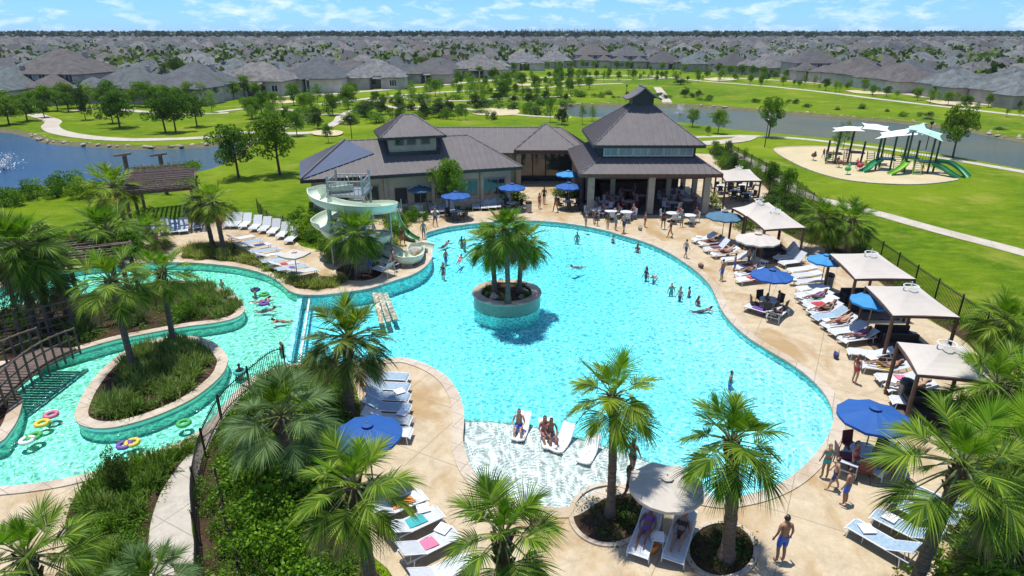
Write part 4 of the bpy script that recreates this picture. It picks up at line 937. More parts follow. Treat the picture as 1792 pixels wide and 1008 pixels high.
# ================================================================ PALMS
def frond(mb, az, el, Lp, Rb, mi, rs, nl=30, bend=.35, droop=.5, spread=88):
    d = Vector((math.cos(az)*math.cos(el), math.sin(az)*math.cos(el), math.sin(el))); pts = []
    for k in range(5):
        s = k/4; p = d*(Lp*s); p.z -= bend*Lp*s*s*math.cos(el); pts.append(p)
    mb.tube(pts, [.035, .028, .022, .018, .014], 4, 3, cap=False)
    t = (pts[4]-pts[3]).normalized(); up = Vector((0, 0, 1)) if abs(t.z) < .93 else Vector((-math.cos(az), -math.sin(az), .2))
    s = t.cross(up).normalized(); n = s.cross(t).normalized(); tip = pts[4]; roll = rs.uniform(-.4, .4)
    s, n = s*math.cos(roll)+n*math.sin(roll), n*math.cos(roll)-s*math.sin(roll)
    cl = Rb*.50; hz_ = math.sqrt(max(1-t.z*t.z, 0))
    def costa(u): return tip+t*(cl*u)-Vector((0, 0, cl*u*u*.45*droop*hz_))
    def ctan(u): return (t-Vector((0, 0, .9*u*droop*hz_))).normalized()
    mb.tube([tip, costa(.5), costa(1)], [.014, .010, .004], 4, 3, cap=False)
    for k in range(nl):
        u = (k//2)/((nl-1)//2); sd = 1 if k % 2 else -1; tt = ctan(u); nn = s.cross(tt).normalized()
        a = R((1-u)**.9*spread*.86+4); dr = (tt*math.cos(a)+s*(sd*math.sin(a))+nn*(.22*math.sin(a))).normalized()
        Lf = Rb*(.60+.22*math.sin(math.pi*min(u*1.15+.1, 1)))*(1-.25*(1-u)**3)*rs.uniform(.78, 1.12)
        wd = dr.cross(nn).normalized(); wd = (wd+nn*rs.uniform(-.6, .6)).normalized(); dz = droop*rs.uniform(.7, 1.5); og = costa(u*.95)
        ws = (.016, .030, .026, .014, .002); rows = []
        for j, w in enumerate(ws):
            q = j/4; p = og+dr*(Lf*q); p.z -= dz*Lf*q**2.4*.62
            rows.append((p-wd*w*Rb*.58, p+wd*w*Rb*.58))
        mb.add([x for r in rows for x in r], [(2*j, 2*j+1, 2*j+3, 2*j+2) for j in range(4)], mi)
def crown_proto(name, seed, nf=27, Lp=.85, Rb=.95, mats=('fan', 'fanyoung', 'fandead', 'stalk'), dead=4, lo=-48, nl=38, bend=.20, droop=.28):
    rs = random.Random(seed); mb = MB()
    for i in range(nf):
        f = (i+.5)/nf; el = 86-(86-lo)*f**.85+rs.uniform(-7, 7); az = i*2.39996+rs.uniform(-.25, .25)
        mi = 1 if f < .16 else (2 if f > 1-dead/nf else 0)
        frond(mb, az, R(el), Lp*(rs.uniform(.8, 1.1)*(.55 if f < .12 else 1)), Rb*rs.uniform(.85, 1.1)*(.8 if f < .12 else 1), mi, rs, nl, bend, droop*(.4 if f < .2 else .8+.7*f))
    me = mb.build(name, list(mats)); d = me.data; bpy.data.objects.remove(me); return d
CR = {
 'full': [crown_proto('crown', s, 34) for s in (1, 2, 3)],
 'open': [crown_proto('crown', s, 25, .72, 1.14, dead=1, lo=-38, bend=.22, droop=.36) for s in (11, 12)],
 'round': [crown_proto('crown', s, 46, .72, 1.05, lo=-52, droop=.34) for s in (41, 42, 43)],
 'silver': [crown_proto('crown', 21, 34, .9, .9, ('fansilver', 'fan', 'fansilver', 'stalk'), lo=-25, droop=.28)],
 'dark': [crown_proto('crown', 31, 48, .80, .98, ('fandark', 'fan', 'fandead', 'stalk'), dead=7, lo=-55, droop=.30)],
}
_pc = [0]
def palm(base, crown=None, r=70, kind='full', label='', group=None, h=None, tr=.17, bare=False):
    """base: px of the foot (or None), crown: px of the crown centre, r: crown radius in px"""
    if base is not None and h is None:
        bx, by = G(*base); X, Z = AT(crown[0], crown[1], by); cy = by; Z = min(Z, 13)
    else:
        X, cy = G(crown[0], crown[1], h); Z = h; bx, by = (G(*base) if base is not None else (X, cy))
        if base is not None: bx, by = X+(base[0]-crown[0])/F*zd(X, cy)*.6, cy
    rad = r/F*zd(X, cy, Z); t = thing('palm_tree', label, 'palm tree', (bx, by, 0), 0, group)
    dx, dy = X-bx, cy-by; n = max(8, int(Z/.22)); pts = []; rs_ = []
    for i in range(n+1):
        q = i/n; pts.append((dx*q*q, dy*q*q, Z*q)); rr_ = tr*(1.55-.55*min(q*7, 1))*(1-.12*q)*(1+.045*((i % 2)*2-1)); rs_.append(rr_)
    # each ring slightly stepped: leaf scars
    MB().tube(pts, rs_, 14).build('trunk', 'pbark', t, smooth=True)
    m = MB(); rq = random.Random(int(bx*100)); hb = min(.8, Z*.25)
    for k in range(26):
        a = k*2.4; z = Z-hb+hb*k/26; rr_ = tr*.8; q = z/Z; c = (dx*q*q+math.cos(a)*rr_, dy*q*q+math.sin(a)*rr_, z)
        m.tube([c, (c[0]+math.cos(a)*.12, c[1]+math.sin(a)*.12, z+.22)], [.055, .02], 5)
    m.build('leaf_bases', 'boots', t)
    ms = CR[kind]; o = bpy.data.objects.new('crown', ms[_pc[0] % len(ms)]); C.objects.link(o); o.parent = t; o.location = (dx, dy, Z)
    s = rad/1.62; o.scale = (s, s, s); o.rotation_euler = (0, 0, _pc[0]*1.7); _pc[0] += 1
    return t
palm((1067, 905), (1073, 694), 90, 'open', 'fan palm with a slender bare trunk in the kerbed pit beside the white tanning ledge', tr=.145)
palm((1270, 980), (1280, 772), 108, 'open', 'fan palm in the round mulch pit beside the man in blue swim shorts', tr=.2)
palm((1658, 1030), (1685, 815), 140, 'full', 'large fan palm leaning over the blue-grey loungers in the lower right corner', h=5.2)
palm(None, (880, 938), 122, 'open', 'fan palm seen from above at the bottom edge, in front of the tanning ledge', h=5.4)
palm((640, 1100), (620, 850), 114, 'full', 'fan palm rising in front of the large blue umbrella at lower left', h=5.6)
palm(None, (492, 728), 104, 'silver', 'bushy silver-green palm beside the curved picket fence', h=3.2, tr=.3)
palm((615, 735), (609, 592), 94, 'dark', 'dark full-crowned palm at the left corner of the main pool', tr=.2)
palm((236, 656), (193, 492), 74, 'full', 'left palm of the two on the oval planted island', tr=.15)
palm((307, 612), (284, 476), 60, 'full', 'right palm of the two on the oval planted island', tr=.14)
palm((205, 505), (186, 404), 70, 'round', 'palm on the long planted island, behind the oval island')
palm((66, 588), (32, 430), 82, 'round', 'leftmost palm of the long planted island beside the dark pergola')
palm((92, 575), (66, 470), 72, 'dark', 'dark palm between the leftmost palm and the dark pergola')
palm((392, 440), (372, 352), 46, 'full', 'palm in the planting bed nearest the row of white loungers')
palm((372, 430), (352, 356), 38, 'dark', 'smaller dark palm just left of the palm beside the white loungers')
palm((626, 484), (620, 408), 54, 'round', 'palm in the deck pit in front of the spiral slide')
palm((225, 412), (196, 326), 50, 'full', 'palm left of the latticed pergola by the pond')
palm((283, 436), (258, 405), 44, 'full', 'low palm in front of the latticed pergola')
palm((1449, 442), (1440, 382), 46, 'round', 'left palm of the pair between two square canopies and the fence')
palm((1479, 446), (1492, 386), 48, 'full', 'right palm of the pair between two square canopies and the fence')
palm((1755, 660), (1762, 560), 66, 'round', 'palm beside the fence right of the third square canopy')
palm((1790, 770), (1745, 672), 92, 'full', 'palm covering the corner of the nearest square canopy')
palm(None, (1800, 800), 110, 'full', 'palm at the right edge above the lower right loungers', h=4.6)
palm(None, (1775, 960), 100, 'full', 'low palm in the lower right corner below the large fan palm', h=2.0)
palm(None, (45, 975), 120, 'full', 'palm crown in the lower left corner of the deck', h=3.2)
palm(None, (262, 1022), 88, 'silver', 'silver-green palm crown at the bottom edge beside the walkway', h=2.6)
for i, (b, c, r) in enumerate([((889, 531), (884, 402), 53), ((866, 513), (857, 426), 48), ((909, 510), (916, 422), 50)]):
    X, Y = G(b[0], b[1], .6); lab = ['front palm of the three on the round island planter', 'rear left palm of the three on the round island planter', 'rear right palm of the three on the round island planter'][i]
    t = palm(b, c, r, 'round', lab, tr=.15)
    old = t.location.copy(); Xc, Zc = AT(c[0], c[1], Y); t.location = (X, Y, .54)
    k = (Zc-.7)/t.children[-1].location.z if False else 1
    tr_, bs_, cr_ = [next(o for o in t.children if o.name.startswith(q)) for q in ('trunk', 'leaf_bases', 'crown')]
    z0 = cr_.location.z; hz = Zc-.54; Xd = Xc-X
    for o in (tr_, bs_):
        for v in o.data.vertices: q = max(v.co.z/z0, 0); v.co.x += -cr_.location.x*q*q+Xd*q*q; v.co.y -= cr_.location.y*q*q; v.co.z *= hz/z0
    cr_.location = (Xd, 0, hz)
# ================================================================ TREES AND SHRUBS
def tree_proto(seed, H_=6., Wd=4.5, nl=7000, mat='leaf', trunk=.16, lw=.22, crown0=.28, kind='tree'):
    rs = np.random.RandomState(seed); r = random.Random(seed); t = thing(kind, 'x', 'tree'); m = MB(); cs = []; rd = []
    m.tube([(0, 0, 0), (.06, .03, H_*crown0), (0, .05, H_*.62), (.05, 0, H_*.88)], [trunk, trunk*.8, trunk*.45, trunk*.12], 8)
    for k in range(17):
        z = H_*(crown0+.58*k/17); a = k*2.4+r.uniform(-.4, .4); f = (k/17); ln = Wd*.5*(1-.55*f**1.6)*r.uniform(.55, 1.2)
        e = (ln*math.cos(a), ln*math.sin(a), z+ln*r.uniform(.3, .75)); mid = (e[0]*.5, e[1]*.5, z+(e[2]-z)*.35)
        m.tube([(0, 0, z), mid, e], [trunk*.38, trunk*.24, trunk*.08], 5)
        for q, w in ((e, .2), (mid, .15), ((e[0]*.8+r.uniform(-.4, .4), e[1]*.8+r.uniform(-.4, .4), e[2]+r.uniform(-.5, .5)), .16)): cs.append(q); rd.append(Wd*w*r.uniform(.5, 1.05))
    cs.append((0, 0, H_*.93)); rd.append(Wd*.16)
    m.build('trunk', 'bark', t)
    quads_obj('crown', leaves(clumpy(cs, rd, nl, rs), lw, .6, .6, rs), mat, t); return t
TP = {'oak': [tree_proto(s, 6, 5, 7500, 'leaf', .17) for s in (1, 2, 3)], 'thin': [tree_proto(s, 6, 4.2, 2300, 'leaf2', .10, .22, .25) for s in (4, 5)],
      'bright': [tree_proto(s, 6, 5, 6500, 'leaf2', .15) for s in (6, 7)], 'dark': [tree_proto(s, 6, 4.6, 5500, 'leaf3', .15, .24, .12) for s in (8, 9)], 'small': [tree_proto(s, 3.2, 2.2, 620, 'leaf2', .06, .24, .25) for s in (13, 14)]}
def shrub_proto(seed, mat, n=1600, lw=.085, spiky=False, cat='shrub'):
    rs = np.random.RandomState(seed); t = thing('shrub' if cat == 'shrub' else cat, 'x', cat)
    if spiky:
        a = rs.uniform(0, 6.283, n); e = np.abs(rs.normal(1.0, .32, n)); L_ = rs.uniform(.55, 1.1, n); w = rs.uniform(.012, .022, n); b = rs.normal(0, .12, (n, 3)); b[:, 2] = 0
        d = np.stack([np.cos(a)*np.cos(e), np.sin(a)*np.cos(e), np.sin(e)], 1); s = np.stack([-np.sin(a), np.cos(a), 0*a], 1); mid = b+d*(L_*.55)[:, None]; end = b+d*L_[:, None]; end[:, 2] -= .30*L_*np.cos(e)
        P = np.concatenate([np.stack([b-s*w[:, None], b+s*w[:, None], mid+s*w[:, None], mid-s*w[:, None]], 1), np.stack([mid-s*w[:, None], mid+s*w[:, None], end+s*.003, end-s*.003], 1)])
        quads_obj('blades', P, mat, t)
    else:
        k = 16; c = rs.normal(size=(k, 3))*(.33, .33, .18)+(0, 0, .42); r = rs.uniform(.18, .34, k); MB().tube([(0, 0, 0), (.03, 0, .4)], [.04, .02], 6).build('stem', 'bark', t)
        quads_obj('foliage', leaves(clumpy(c, r, n, rs, .5), lw, .8, .6, rs), mat, t)
    return t
SP = {'green': [shrub_proto(s, 'leafg') for s in (1, 2)], 'dark': [shrub_proto(s, 'leaf3') for s in (3, 4)], 'bright': [shrub_proto(s, 'leaf2') for s in (5,)],
      'tuft': [shrub_proto(s, 'blade', 260, spiky=True, cat='grass_clump') for s in (6, 7)], 'tuftd': [shrub_proto(s, 'blade2', 240, spiky=True, cat='grass_clump') for s in (8,)], 'tan': [shrub_proto(9, 'tan', 260, spiky=True, cat='grass_clump')]}
for k_ in ('tuft', 'tuftd', 'tan'):
    for p in SP[k_]: p['category'] = 'grass clump'
def tree(q, hpx, kind, label, wpx=None, group=None, z0=0, gpt=None):
    X, Y = gpt or G(*q); T_ = TP[kind]; p = T_[rnd.randrange(len(T_))]; base = 3.2 if kind == 'small' else 6.
    hz = hpx/F*zd(X, Y)/math.cos(PIT); s = hz/base
    bw = {'oak': 5, 'thin': 4.2, 'bright': 5, 'dark': 4.6, 'small': 2.2}[kind]; sx_ = s if wpx is None else wpx/F*zd(X, Y)/bw/1.15
    return place(p, (X, Y, z0), rnd.uniform(0, 6.28), label, group, (sx_, sx_, s))
def shrub(pt, s, kind, label, group=None, z0=0):
    p = SP[kind][rnd.randrange(len(SP[kind]))]; return place(p, (*pt, z0), rnd.uniform(0, 6.28), label, group, (s, s, s*rnd.uniform(.8, 1.15)))
tree((418, 312), 84, 'oak', 'leafy oak on the lawn beside the blue pond, left one of two', 76)
tree((490, 306), 96, 'oak', 'leafy oak on the lawn next to the left wing, right one of two', 84)
tree((786, 378), 92, 'bright', 'small bushy tree in front of the windows of the left wing', 60)
tree((210, 224), 58, 'oak', 'leftmost tree of the group on the round lawn behind the blue pond', 62)
tree((198, 216), 50, 'dark', 'dark tree behind the leftmost one on the round lawn', 40)
tree((290, 232), 64, 'oak', 'tree in the middle of the round lawn behind the blue pond', 56)
tree((308, 232), 62, 'oak', 'tree right beside the middle tree of the round lawn', 54)
tree((345, 222), 52, 'oak', 'rightmost tree of the round lawn behind the blue pond', 46)
tree((1345, 240), 62, 'bright', 'bright open tree between green pond and playground lawn', 48)
tree((1667, 276), 80, 'oak', 'tall dark-trunked tree on the pond bank right of the playground', 62)
tree((1475, 262), 46, 'thin', 'thin airy tree behind the left end of the playground', 30)
tree((1462, 268), 40, 'thin', 'thinner airy sapling left of the one behind the playground', 20)
tree((1256, 234), 38, 'bright', 'round-headed young tree on the bank right of the pavilion roof', 34)
tree((1212, 222), 28, 'bright', 'small young tree against the pond right of the pavilion roof', 26)
tree((1238, 238), 16, 'bright', 'very small bush-like tree on the bank beside the pavilion roof', 12)
tree((983, 218), 32, 'dark', 'dark bushy tree left of the pond, above the entrance roof', 28)
tree((963, 214), 44, 'thin', 'thin tree left of the dark bushy one above the entrance roof', 22)
tree((1019, 218), 34, 'thin', 'slim tree at the near edge of the green pond', 16)
tree((1036, 212), 26, 'thin', 'small open tree on the near edge of the green pond', 18)
tree((150, 210), 62, 'dark', 'dark slender tree beside the walkway bend behind the blue pond', 26)
for i, (x, y, h, w) in enumerate([(16, 218, 42, 50), (48, 212, 36, 46), (78, 206, 28, 30), (-20, 222, 46, 50), (120, 196, 30, 34)]):
    tree((x, y), h, 'oak', '%s tree from the left on the far bank of the blue pond' % nth(i), w, 'trees on the far left bank')
for i, (x, y, h, k, w) in enumerate([(640, 205, 26, 'dark', 34), (668, 200, 26, 'dark', 30), (742, 208, 34, 'dark', 24), (768, 205, 28, 'dark', 36), (786, 203, 30, 'dark', 30), (802, 210, 24, 'thin', 16), (815, 210, 24, 'thin', 14), (700, 188, 16, 'dark', 18), (832, 187, 26, 'dark', 22), (870, 178, 18, 'dark', 26), (900, 180, 14, 'dark', 22), (925, 182, 22, 'dark', 20), (955, 178, 22, 'dark', 18), (990, 178, 16, 'dark', 14), (880, 168, 12, 'dark', 16), (612, 218, 18, 'dark', 22), (1198, 170, 16, 'dark', 22), (1222, 168, 10, 'dark', 18), (1242, 174, 8, 'dark', 14), (1190, 148, 10, 'dark', 30), (545, 200, 34, 'thin', 20), (520, 238, 40, 'bright', 34), (556, 225, 30, 'dark', 26), (470, 226, 30, 'bright', 28), (442, 208, 34, 'bright', 34), (500, 214, 26, 'dark', 24), (575, 250, 30, 'bright', 20)]):
    tree((x, y), h, k, '%s tree from the left in the meadow groups behind the clubhouse' % nth(sorted([640,668,742,768,786,802,815,700,832,870,900,925,955,990,880,612,1198,1222,1242,1190,545,520,556,470,442,500,575]).index(x)), w, 'trees in the meadow behind the clubhouse')
# rows of young street-side trees through the park
band = px([(150,198),(420,196),(600,172),(860,142),(960,136),(1060,142),(1020,165),(900,178),(760,190),(600,212),(440,222),(420,200)], n=1)
band2 = px([(1000,133),(1200,135),(1400,146),(1600,165),(1792,190),(1980,212),(1980,238),(1792,214),(1600,178),(1400,154),(1200,143),(1000,142)], n=1)
RT = np.random.RandomState(11)
for i, p in enumerate(scatter(band, 105, RT, mind=2.2)):
    u, v = 0, 0; hh = RT.uniform(1.4, 4.6); k = ['thin', 'bright', 'oak', 'thin'][RT.randint(4)]; b = 6
    place(TP[k][RT.randint(len(TP[k]))], (*p, 0), RT.uniform(0, 6), 'young tree scattered through the park lawns left of centre', 'young trees of the left park', (hh/b*RT.uniform(.7, 1.), hh/b*.85, hh/b))
for i, p in enumerate(scatter(band2, 95, RT, mind=3.0)):
    hh = RT.uniform(1.4, 3.4); k = ['thin', 'bright', 'oak', 'thin'][RT.randint(4)]; b = 6
    place(TP[k][RT.randint(len(TP[k]))], (*p, 0), RT.uniform(0, 6), 'young tree planted along the paths in front of the right-hand houses', 'young trees before the right-hand houses', (hh/b*RT.uniform(.7, 1.), hh/b*.85, hh/b))
bb = px([(470,200),(700,172),(900,160),(1040,165),(960,212),(800,214),(620,222),(500,246),(470,225)], n=1)
for i, p in enumerate(scatter(bb, 60, RT, mind=2.0)):
    place(SP[['dark', 'green', 'dark', 'bright'][RT.randint(4)]][0], (*p, 0), RT.uniform(0, 6), 'x', 'low bushes of the meadow', (RT.uniform(1.2, 4.0), RT.uniform(1.2, 3.2), RT.uniform(.9, 2.2)))
bb = px([(1010,172),(1250,178),(1500,196),(1792,232),(1792,222),(1500,188),(1250,170),(1010,164)], n=1)
for i, p in enumerate(scatter(bb, 22, RT, mind=4.0)):
    place(SP[['dark', 'green', 'dark', 'tuft'][RT.randint(4)]][0], (*p, 0), RT.uniform(0, 6), 'x', 'low bushes on the far grass bank', (RT.uniform(1., 3.0), RT.uniform(1., 2.4), RT.uniform(.6, 1.6)))
# trees at the fronts of the houses
n_ = 0
for b_ in np.arange(-1.0, 1.0, .017):
    y = front(b_)-RT.uniform(2, 8); x = b_*y; hh = RT.uniform(2.0, 4.2)*(1.3 if b_ < -.4 else 1); k = ['bright', 'oak', 'bright', 'thin'][RT.randint(4)]
    if abs(x) < y*.86+4: place(TP[k][RT.randint(len(TP[k]))], (x, y, 0), RT.uniform(0, 6), 'tree standing in front of the first row of houses', 'trees at the front row of houses', hh/6); n_ += 1
for i, (x, y, h) in enumerate([(170,170,44),(150,176,40),(195,160,34),(140,160,30),(180,150,26),(205,148,24),(215,165,30)]):
    tree((x, y), h, 'bright', 'street tree in the gap between the two large left houses', None, 'street trees between the left houses')
# fence-side young trees (right of the pavilion)
for i, (x, y, h, k) in enumerate([(1262,300,26,'thin'),(1283,300,30,'dark'),(1300,308,28,'thin'),(1322,324,40,'thin'),(1345,340,52,'oak'),(1372,354,54,'bright'),(1392,372,50,'thin'),(1410,388,44,'thin'),(1250,275,26,'bright'),(1275,268,20,'bright'),(1303,282,22,'thin'),(1330,296,18,'thin'),(1355,312,18,'dark')]):
    tree((x, y), h, k, '%s young tree along the perimeter fence, counted from the pavilion' % nth(sorted([1262,1283,1300,1322,1345,1372,1392,1410,1250,1275,1303,1330,1355]).index(x)), h*.62, 'young trees along the perimeter fence')
# shrubs
def bed_shrubs(poly, n, kind, s, what, group, z0=0, holes=(), mind=.5, seed=1):
    rs = np.random.RandomState(seed); pts = scatter(poly, n, rs, holes, mind); pts.sort()
    for i, p in enumerate(pts):
        kk = kind[rs.randint(len(kind))]; shrub(p, rs.uniform(*s), kk, what, group, z0)
def cover(name, poly, n, hgt, size, mat, label, z0=0, holes=(), seed=3, fl=.8, blades=False, nclump=60):
    """uncountable low growth: one object"""
    rs = np.random.RandomState(seed); pts = np.array(scatter(poly, nclump, rs, holes)); i = rs.randint(len(pts), size=n); r = rs.uniform(.25, .8, len(pts)); hh = rs.uniform(.4, 1, len(pts))*hgt
    if blades:
        a = rs.uniform(0, 6.283, n); e = np.abs(rs.normal(1.05, .3, n)); L_ = hh[i]*rs.uniform(.6, 1.2, n); w = .016*np.ones(n); b = np.concatenate([pts[i]+rs.normal(0, .16, (n, 2)), np.full((n, 1), z0)], 1)
        d = np.stack([np.cos(a)*np.cos(e), np.sin(a)*np.cos(e), np.sin(e)], 1); s = np.stack([-np.sin(a), np.cos(a), 0*a], 1); mid = b+d*(L_*.55)[:, None]; end = b+d*L_[:, None]; end[:, 2] -= .3*L_*np.cos(e)
        P = np.concatenate([np.stack([b-s*w[:, None], b+s*w[:, None], mid+s*w[:, None], mid-s*w[:, None]], 1), np.stack([mid-s*w[:, None], mid+s*w[:, None], end+s*.003, end-s*.003], 1)])
    else:
        d = rs.normal(size=(n, 3)); d /= np.linalg.norm(d, axis=1)[:, None]; d[:, 2] = np.abs(d[:, 2]); q = rs.uniform(.6, 1, n)[:, None]
        c = np.concatenate([pts[i], np.full((n, 1), z0)], 1)+d*q*np.stack([r[i], r[i], hh[i]], 1); P = leaves(c, size, fl, .42, rs)
    return tag(quads_obj(name, P, mat), label, 'plants', kind='stuff')
cover('hedge_cover', offset(BIG, -.35), 100000, 1.15, .085, 'leafg', 'dense green hedge planting filling the bed beside the curved fence', seed=4, nclump=420)
cover('hedge_cover', px([(480,660),(560,650),(620,700),(620,800),(560,840),(480,800),(430,740)], n=2), 22000, 1.3, .09, 'leaf3', 'darker leafy planting under the silver palm', seed=14, nclump=60)
cover('ground_cover', offset(LL, -.3), 46000, .42, .075, 'leafg', 'low green ground cover between walkway and river', seed=5, nclump=260)
cover('grass_cover', offset(LL, -.3), 9000, .8, .1, 'blade2', 'loose ornamental grass in the bed between walkway and river', seed=6, blades=True, nclump=60)
i2 = offset(ISL2, -.65); i1 = offset(ISL1, -.7)
cover('grass_cover', ccw([p for p in offset(ISL2, -.8)]), 9000, .95, .1, 'blade', 'pale ornamental grass all over the oval planted island', z0=.16, seed=7, blades=True, nclump=70)
cover('grass_cover', i2, 4000, .7, .1, 'blade2', 'darker grass mixed in on the oval planted island', z0=.16, seed=17, blades=True, nclump=30)
cover('ground_cover', i1, 9000, .55, .12, 'leafg', 'green ground cover of the long planted island', z0=.16, seed=8, nclump=120)
tip = px([(300,505),(350,503),(395,515),(418,535),(410,555),(370,563),(310,572),(280,550)], n=2)
cover('grass_cover', tip, 6000, .8, .1, 'blade', 'pale ornamental grass at the rounded tip of the long planted island', z0=.16, seed=9, blades=True, nclump=46)
cover('ground_cover', offset(ISL3, -.6), 2500, .5, .12, 'leaf3', 'dark ground cover on the bank island at the left edge', z0=.16, seed=10, nclump=40)
cover('ground_cover', LEFTBED, 14000, .9, .16, 'leafg', 'shaded undergrowth on the far side of the lazy river', seed=11, nclump=150)
cover('ground_cover', offset(RBED, -.3), 60000, .50, .11, 'leafg', 'green planting in the bed along the perimeter fence', seed=12, nclump=620)
cover('ground_cover', RBED, 10000, .8, .15, 'blade2', 'ornamental grass in the bed along the perimeter fence', seed=22, blades=True, nclump=200)
cover('ground_cover', WB, 9000, .5, .14, 'leafg', 'green planting strip in front of the left wing', seed=13, nclump=120)
cover('grass_cover', BEDS['bedA'], 7000, .75, .12, 'blade', 'ornamental grass in the strip between river and loungers', seed=15, blades=True, nclump=70, z0=.03)
cover('ground_cover', BEDS['bedA'], 3000, .5, .12, 'leaf3', 'dark low shrubs in the strip between river and loungers', seed=16, nclump=24, z0=.03)
for k_, lab in (('pit1', 'beside the tanning ledge'), ('pit2', 'beside the man in blue shorts')): cover('ground_cover', offset(BEDS[k_], -.2), 1500, .28, .10, 'leaf3', 'sparse dark plants in the palm pit '+lab, seed=18, nclump=18, z0=.03)
bed_shrubs(offset(BIG, -1.6), 20, ['green', 'dark', 'green', 'bright'], (1.1, 1.9), 'rounded shrub rising from the hedge beside the curved fence', 'shrubs in the hedge bed', mind=1.0, seed=1)
bed_shrubs(offset(LL, -.8), 14, ['tuftd', 'tuft', 'green'], (.5, .8), 'small plant clump between walkway and river', 'plant clumps between walkway and river', mind=.7, seed=2)
bed_shrubs(i1, 22, ['dark', 'green', 'tuft'], (.6, 1.3), 'shrub on the long planted island', 'shrubs on the long island', z0=.16, mind=.7, seed=3)
bed_shrubs(LEFTBED, 34, ['dark', 'green', 'bright'], (1.0, 2.2), 'shrub on the far bank of the lazy river', 'shrubs on the far river bank', mind=.9, seed=4)
bed_shrubs(offset(RBED, -.8), 44, ['green', 'dark', 'green', 'tuftd'], (.6, 1.2), 'shrub in the bed along the perimeter fence', 'shrubs along the perimeter fence', mind=1.0, seed=5)
bed_shrubs(px([(1700,700),(1770,700),(1900,800),(1900,1300),(1560,1300),(1640,1060),(1690,960),(1730,880)], n=1), 46, ['green', 'bright', 'green', 'tuft'], (1.2, 2.3), 'dense shrub in the lower right corner', 'shrubs in the lower right corner', mind=.75, seed=6)
bed_shrubs(px([(500,385),(545,385),(552,420),(535,440),(515,425)], n=1), 8, ['bright', 'green'], (1.1, 1.7), 'bright bush between the white loungers and the spiral slide', 'bushes by the spiral slide', mind=.8, seed=7)
bed_shrubs(px([(0,345),(120,332),(240,322),(240,335),(120,350),(0,365),(-100,370)], n=1), 12, ['green', 'bright'], (1.2, 2.2), 'bush on the near bank of the blue pond', 'bushes on the near pond bank', mind=1.0, seed=8)
bed_shrubs(px([(705,372),(800,366),(900,358),(905,345),(800,352),(690,364)], n=1), 12, ['dark', 'green'], (.8, 1.4), 'shrub below the windows of the left wing', 'shrubs below the wing windows', mind=.8, seed=9)
bed_shrubs(px([(556,470),(600,455),(690,440),(700,420),(640,400),(590,420),(560,440)], n=1), 16, ['green', 'bright', 'dark', 'tuft'], (.9, 1.7), 'x', 'shrubs at the foot of the spiral slide', mind=.6, seed=31)
bed_shrubs(px([(660,380),(740,376),(745,392),(690,402)], n=1), 9, ['green', 'bright'], (.8, 1.4), 'bright shrub beside the toddler slide', 'shrubs beside the toddler slide', mind=.7, seed=10)
for i, (x, y, k, s) in enumerate([(993,346,'dark',1.5),(1014,344,'green',1.4),(978,342,'green',1.0),(906,352,'green',1.3),(1246,362,'bright',1.3),(1300,402,'green',1.3),(1318,400,'green',1.1),(1352,440,'dark',.9)]):
    shrub(G(x, y), s, k, 'potted-looking round shrub on the deck, %s from the left' % nth(sorted([993,1014,978,906,1246,1300,1318,1352]).index(x)), 'round shrubs on the deck')
for i, (a_, r_, kd) in enumerate([(3.6, 1.25, 'dark'), (5.8, 1.3, 'dark'), (4.6, 1.2, 'tuft'), (.8, 1.1, 'green'), (2.2, 1.15, 'dark'), (2.9, 1.2, 'tuftd')]):
    shrub((RC[0]+r_*math.cos(a_), RC[1]+r_*math.sin(a_)), .5, kd, '%s small plant in the round island planter' % nth(i), 'plants in the round planter', .53)
# pool side juniper-like spike in the lower-left bed
tree((212, 862), 92, 'dark', 'small dark spiky tree in the bed between walkway and river', 44)
def spell(name, lab2, sfx=True):
    """individual labels: by look, then counted from the left"""
    L_ = [o for o in C.objects if o.get('group') == name]
    L_.sort(key=lambda o: o.location.x/zd(o.location.x, o.location.y))
    for i, o in enumerate(L_): o['label'] = lab2 % nth(i)
spell('low bushes of the meadow', '%s low bush from the left in the meadow behind the clubhouse')
spell('low bushes on the far grass bank', '%s low bush from the left on the far grass bank')
spell('shrubs at the foot of the spiral slide', '%s shrub from the left at the foot of the spiral slide')
spell('shrubs in the hedge bed', '%s rounded shrub from the left in the hedge beside the curved fence')
spell('trees at the front row of houses', '%s tree from the left standing before the front row of houses')
spell('young trees before the right-hand houses', '%s young tree from the left along the paths before the right-hand houses')
spell('young trees of the left park', '%s young tree from the left scattered over the left park lawns')
spell('shrubs in the lower right corner', '%s dense shrub from the left in the lower right corner')
spell('shrubs along the perimeter fence', '%s shrub from the left in the bed along the perimeter fence')
spell('shrubs on the far river bank', '%s shrub from the left on the far bank of the lazy river')
spell('shrubs on the long island', '%s shrub from the left on the long planted island')
spell('plant clumps between walkway and river', '%s small plant clump from the left between walkway and river')
spell('bushes on the near pond bank', '%s bush from the left on the near bank of the blue pond')
spell('shrubs below the wing windows', '%s shrub from the left below the windows of the left wing')
spell('shrubs beside the toddler slide', '%s bright shrub from the left beside the toddler slide')
spell('bushes by the spiral slide', '%s bright bush from the left between white loungers and spiral slide')
spell('street trees between the left houses', '%s street tree from the left in the gap between the left houses')
drop_unused([p for v in TP.values() for p in v]+[p for v in SP.values() for p in v])
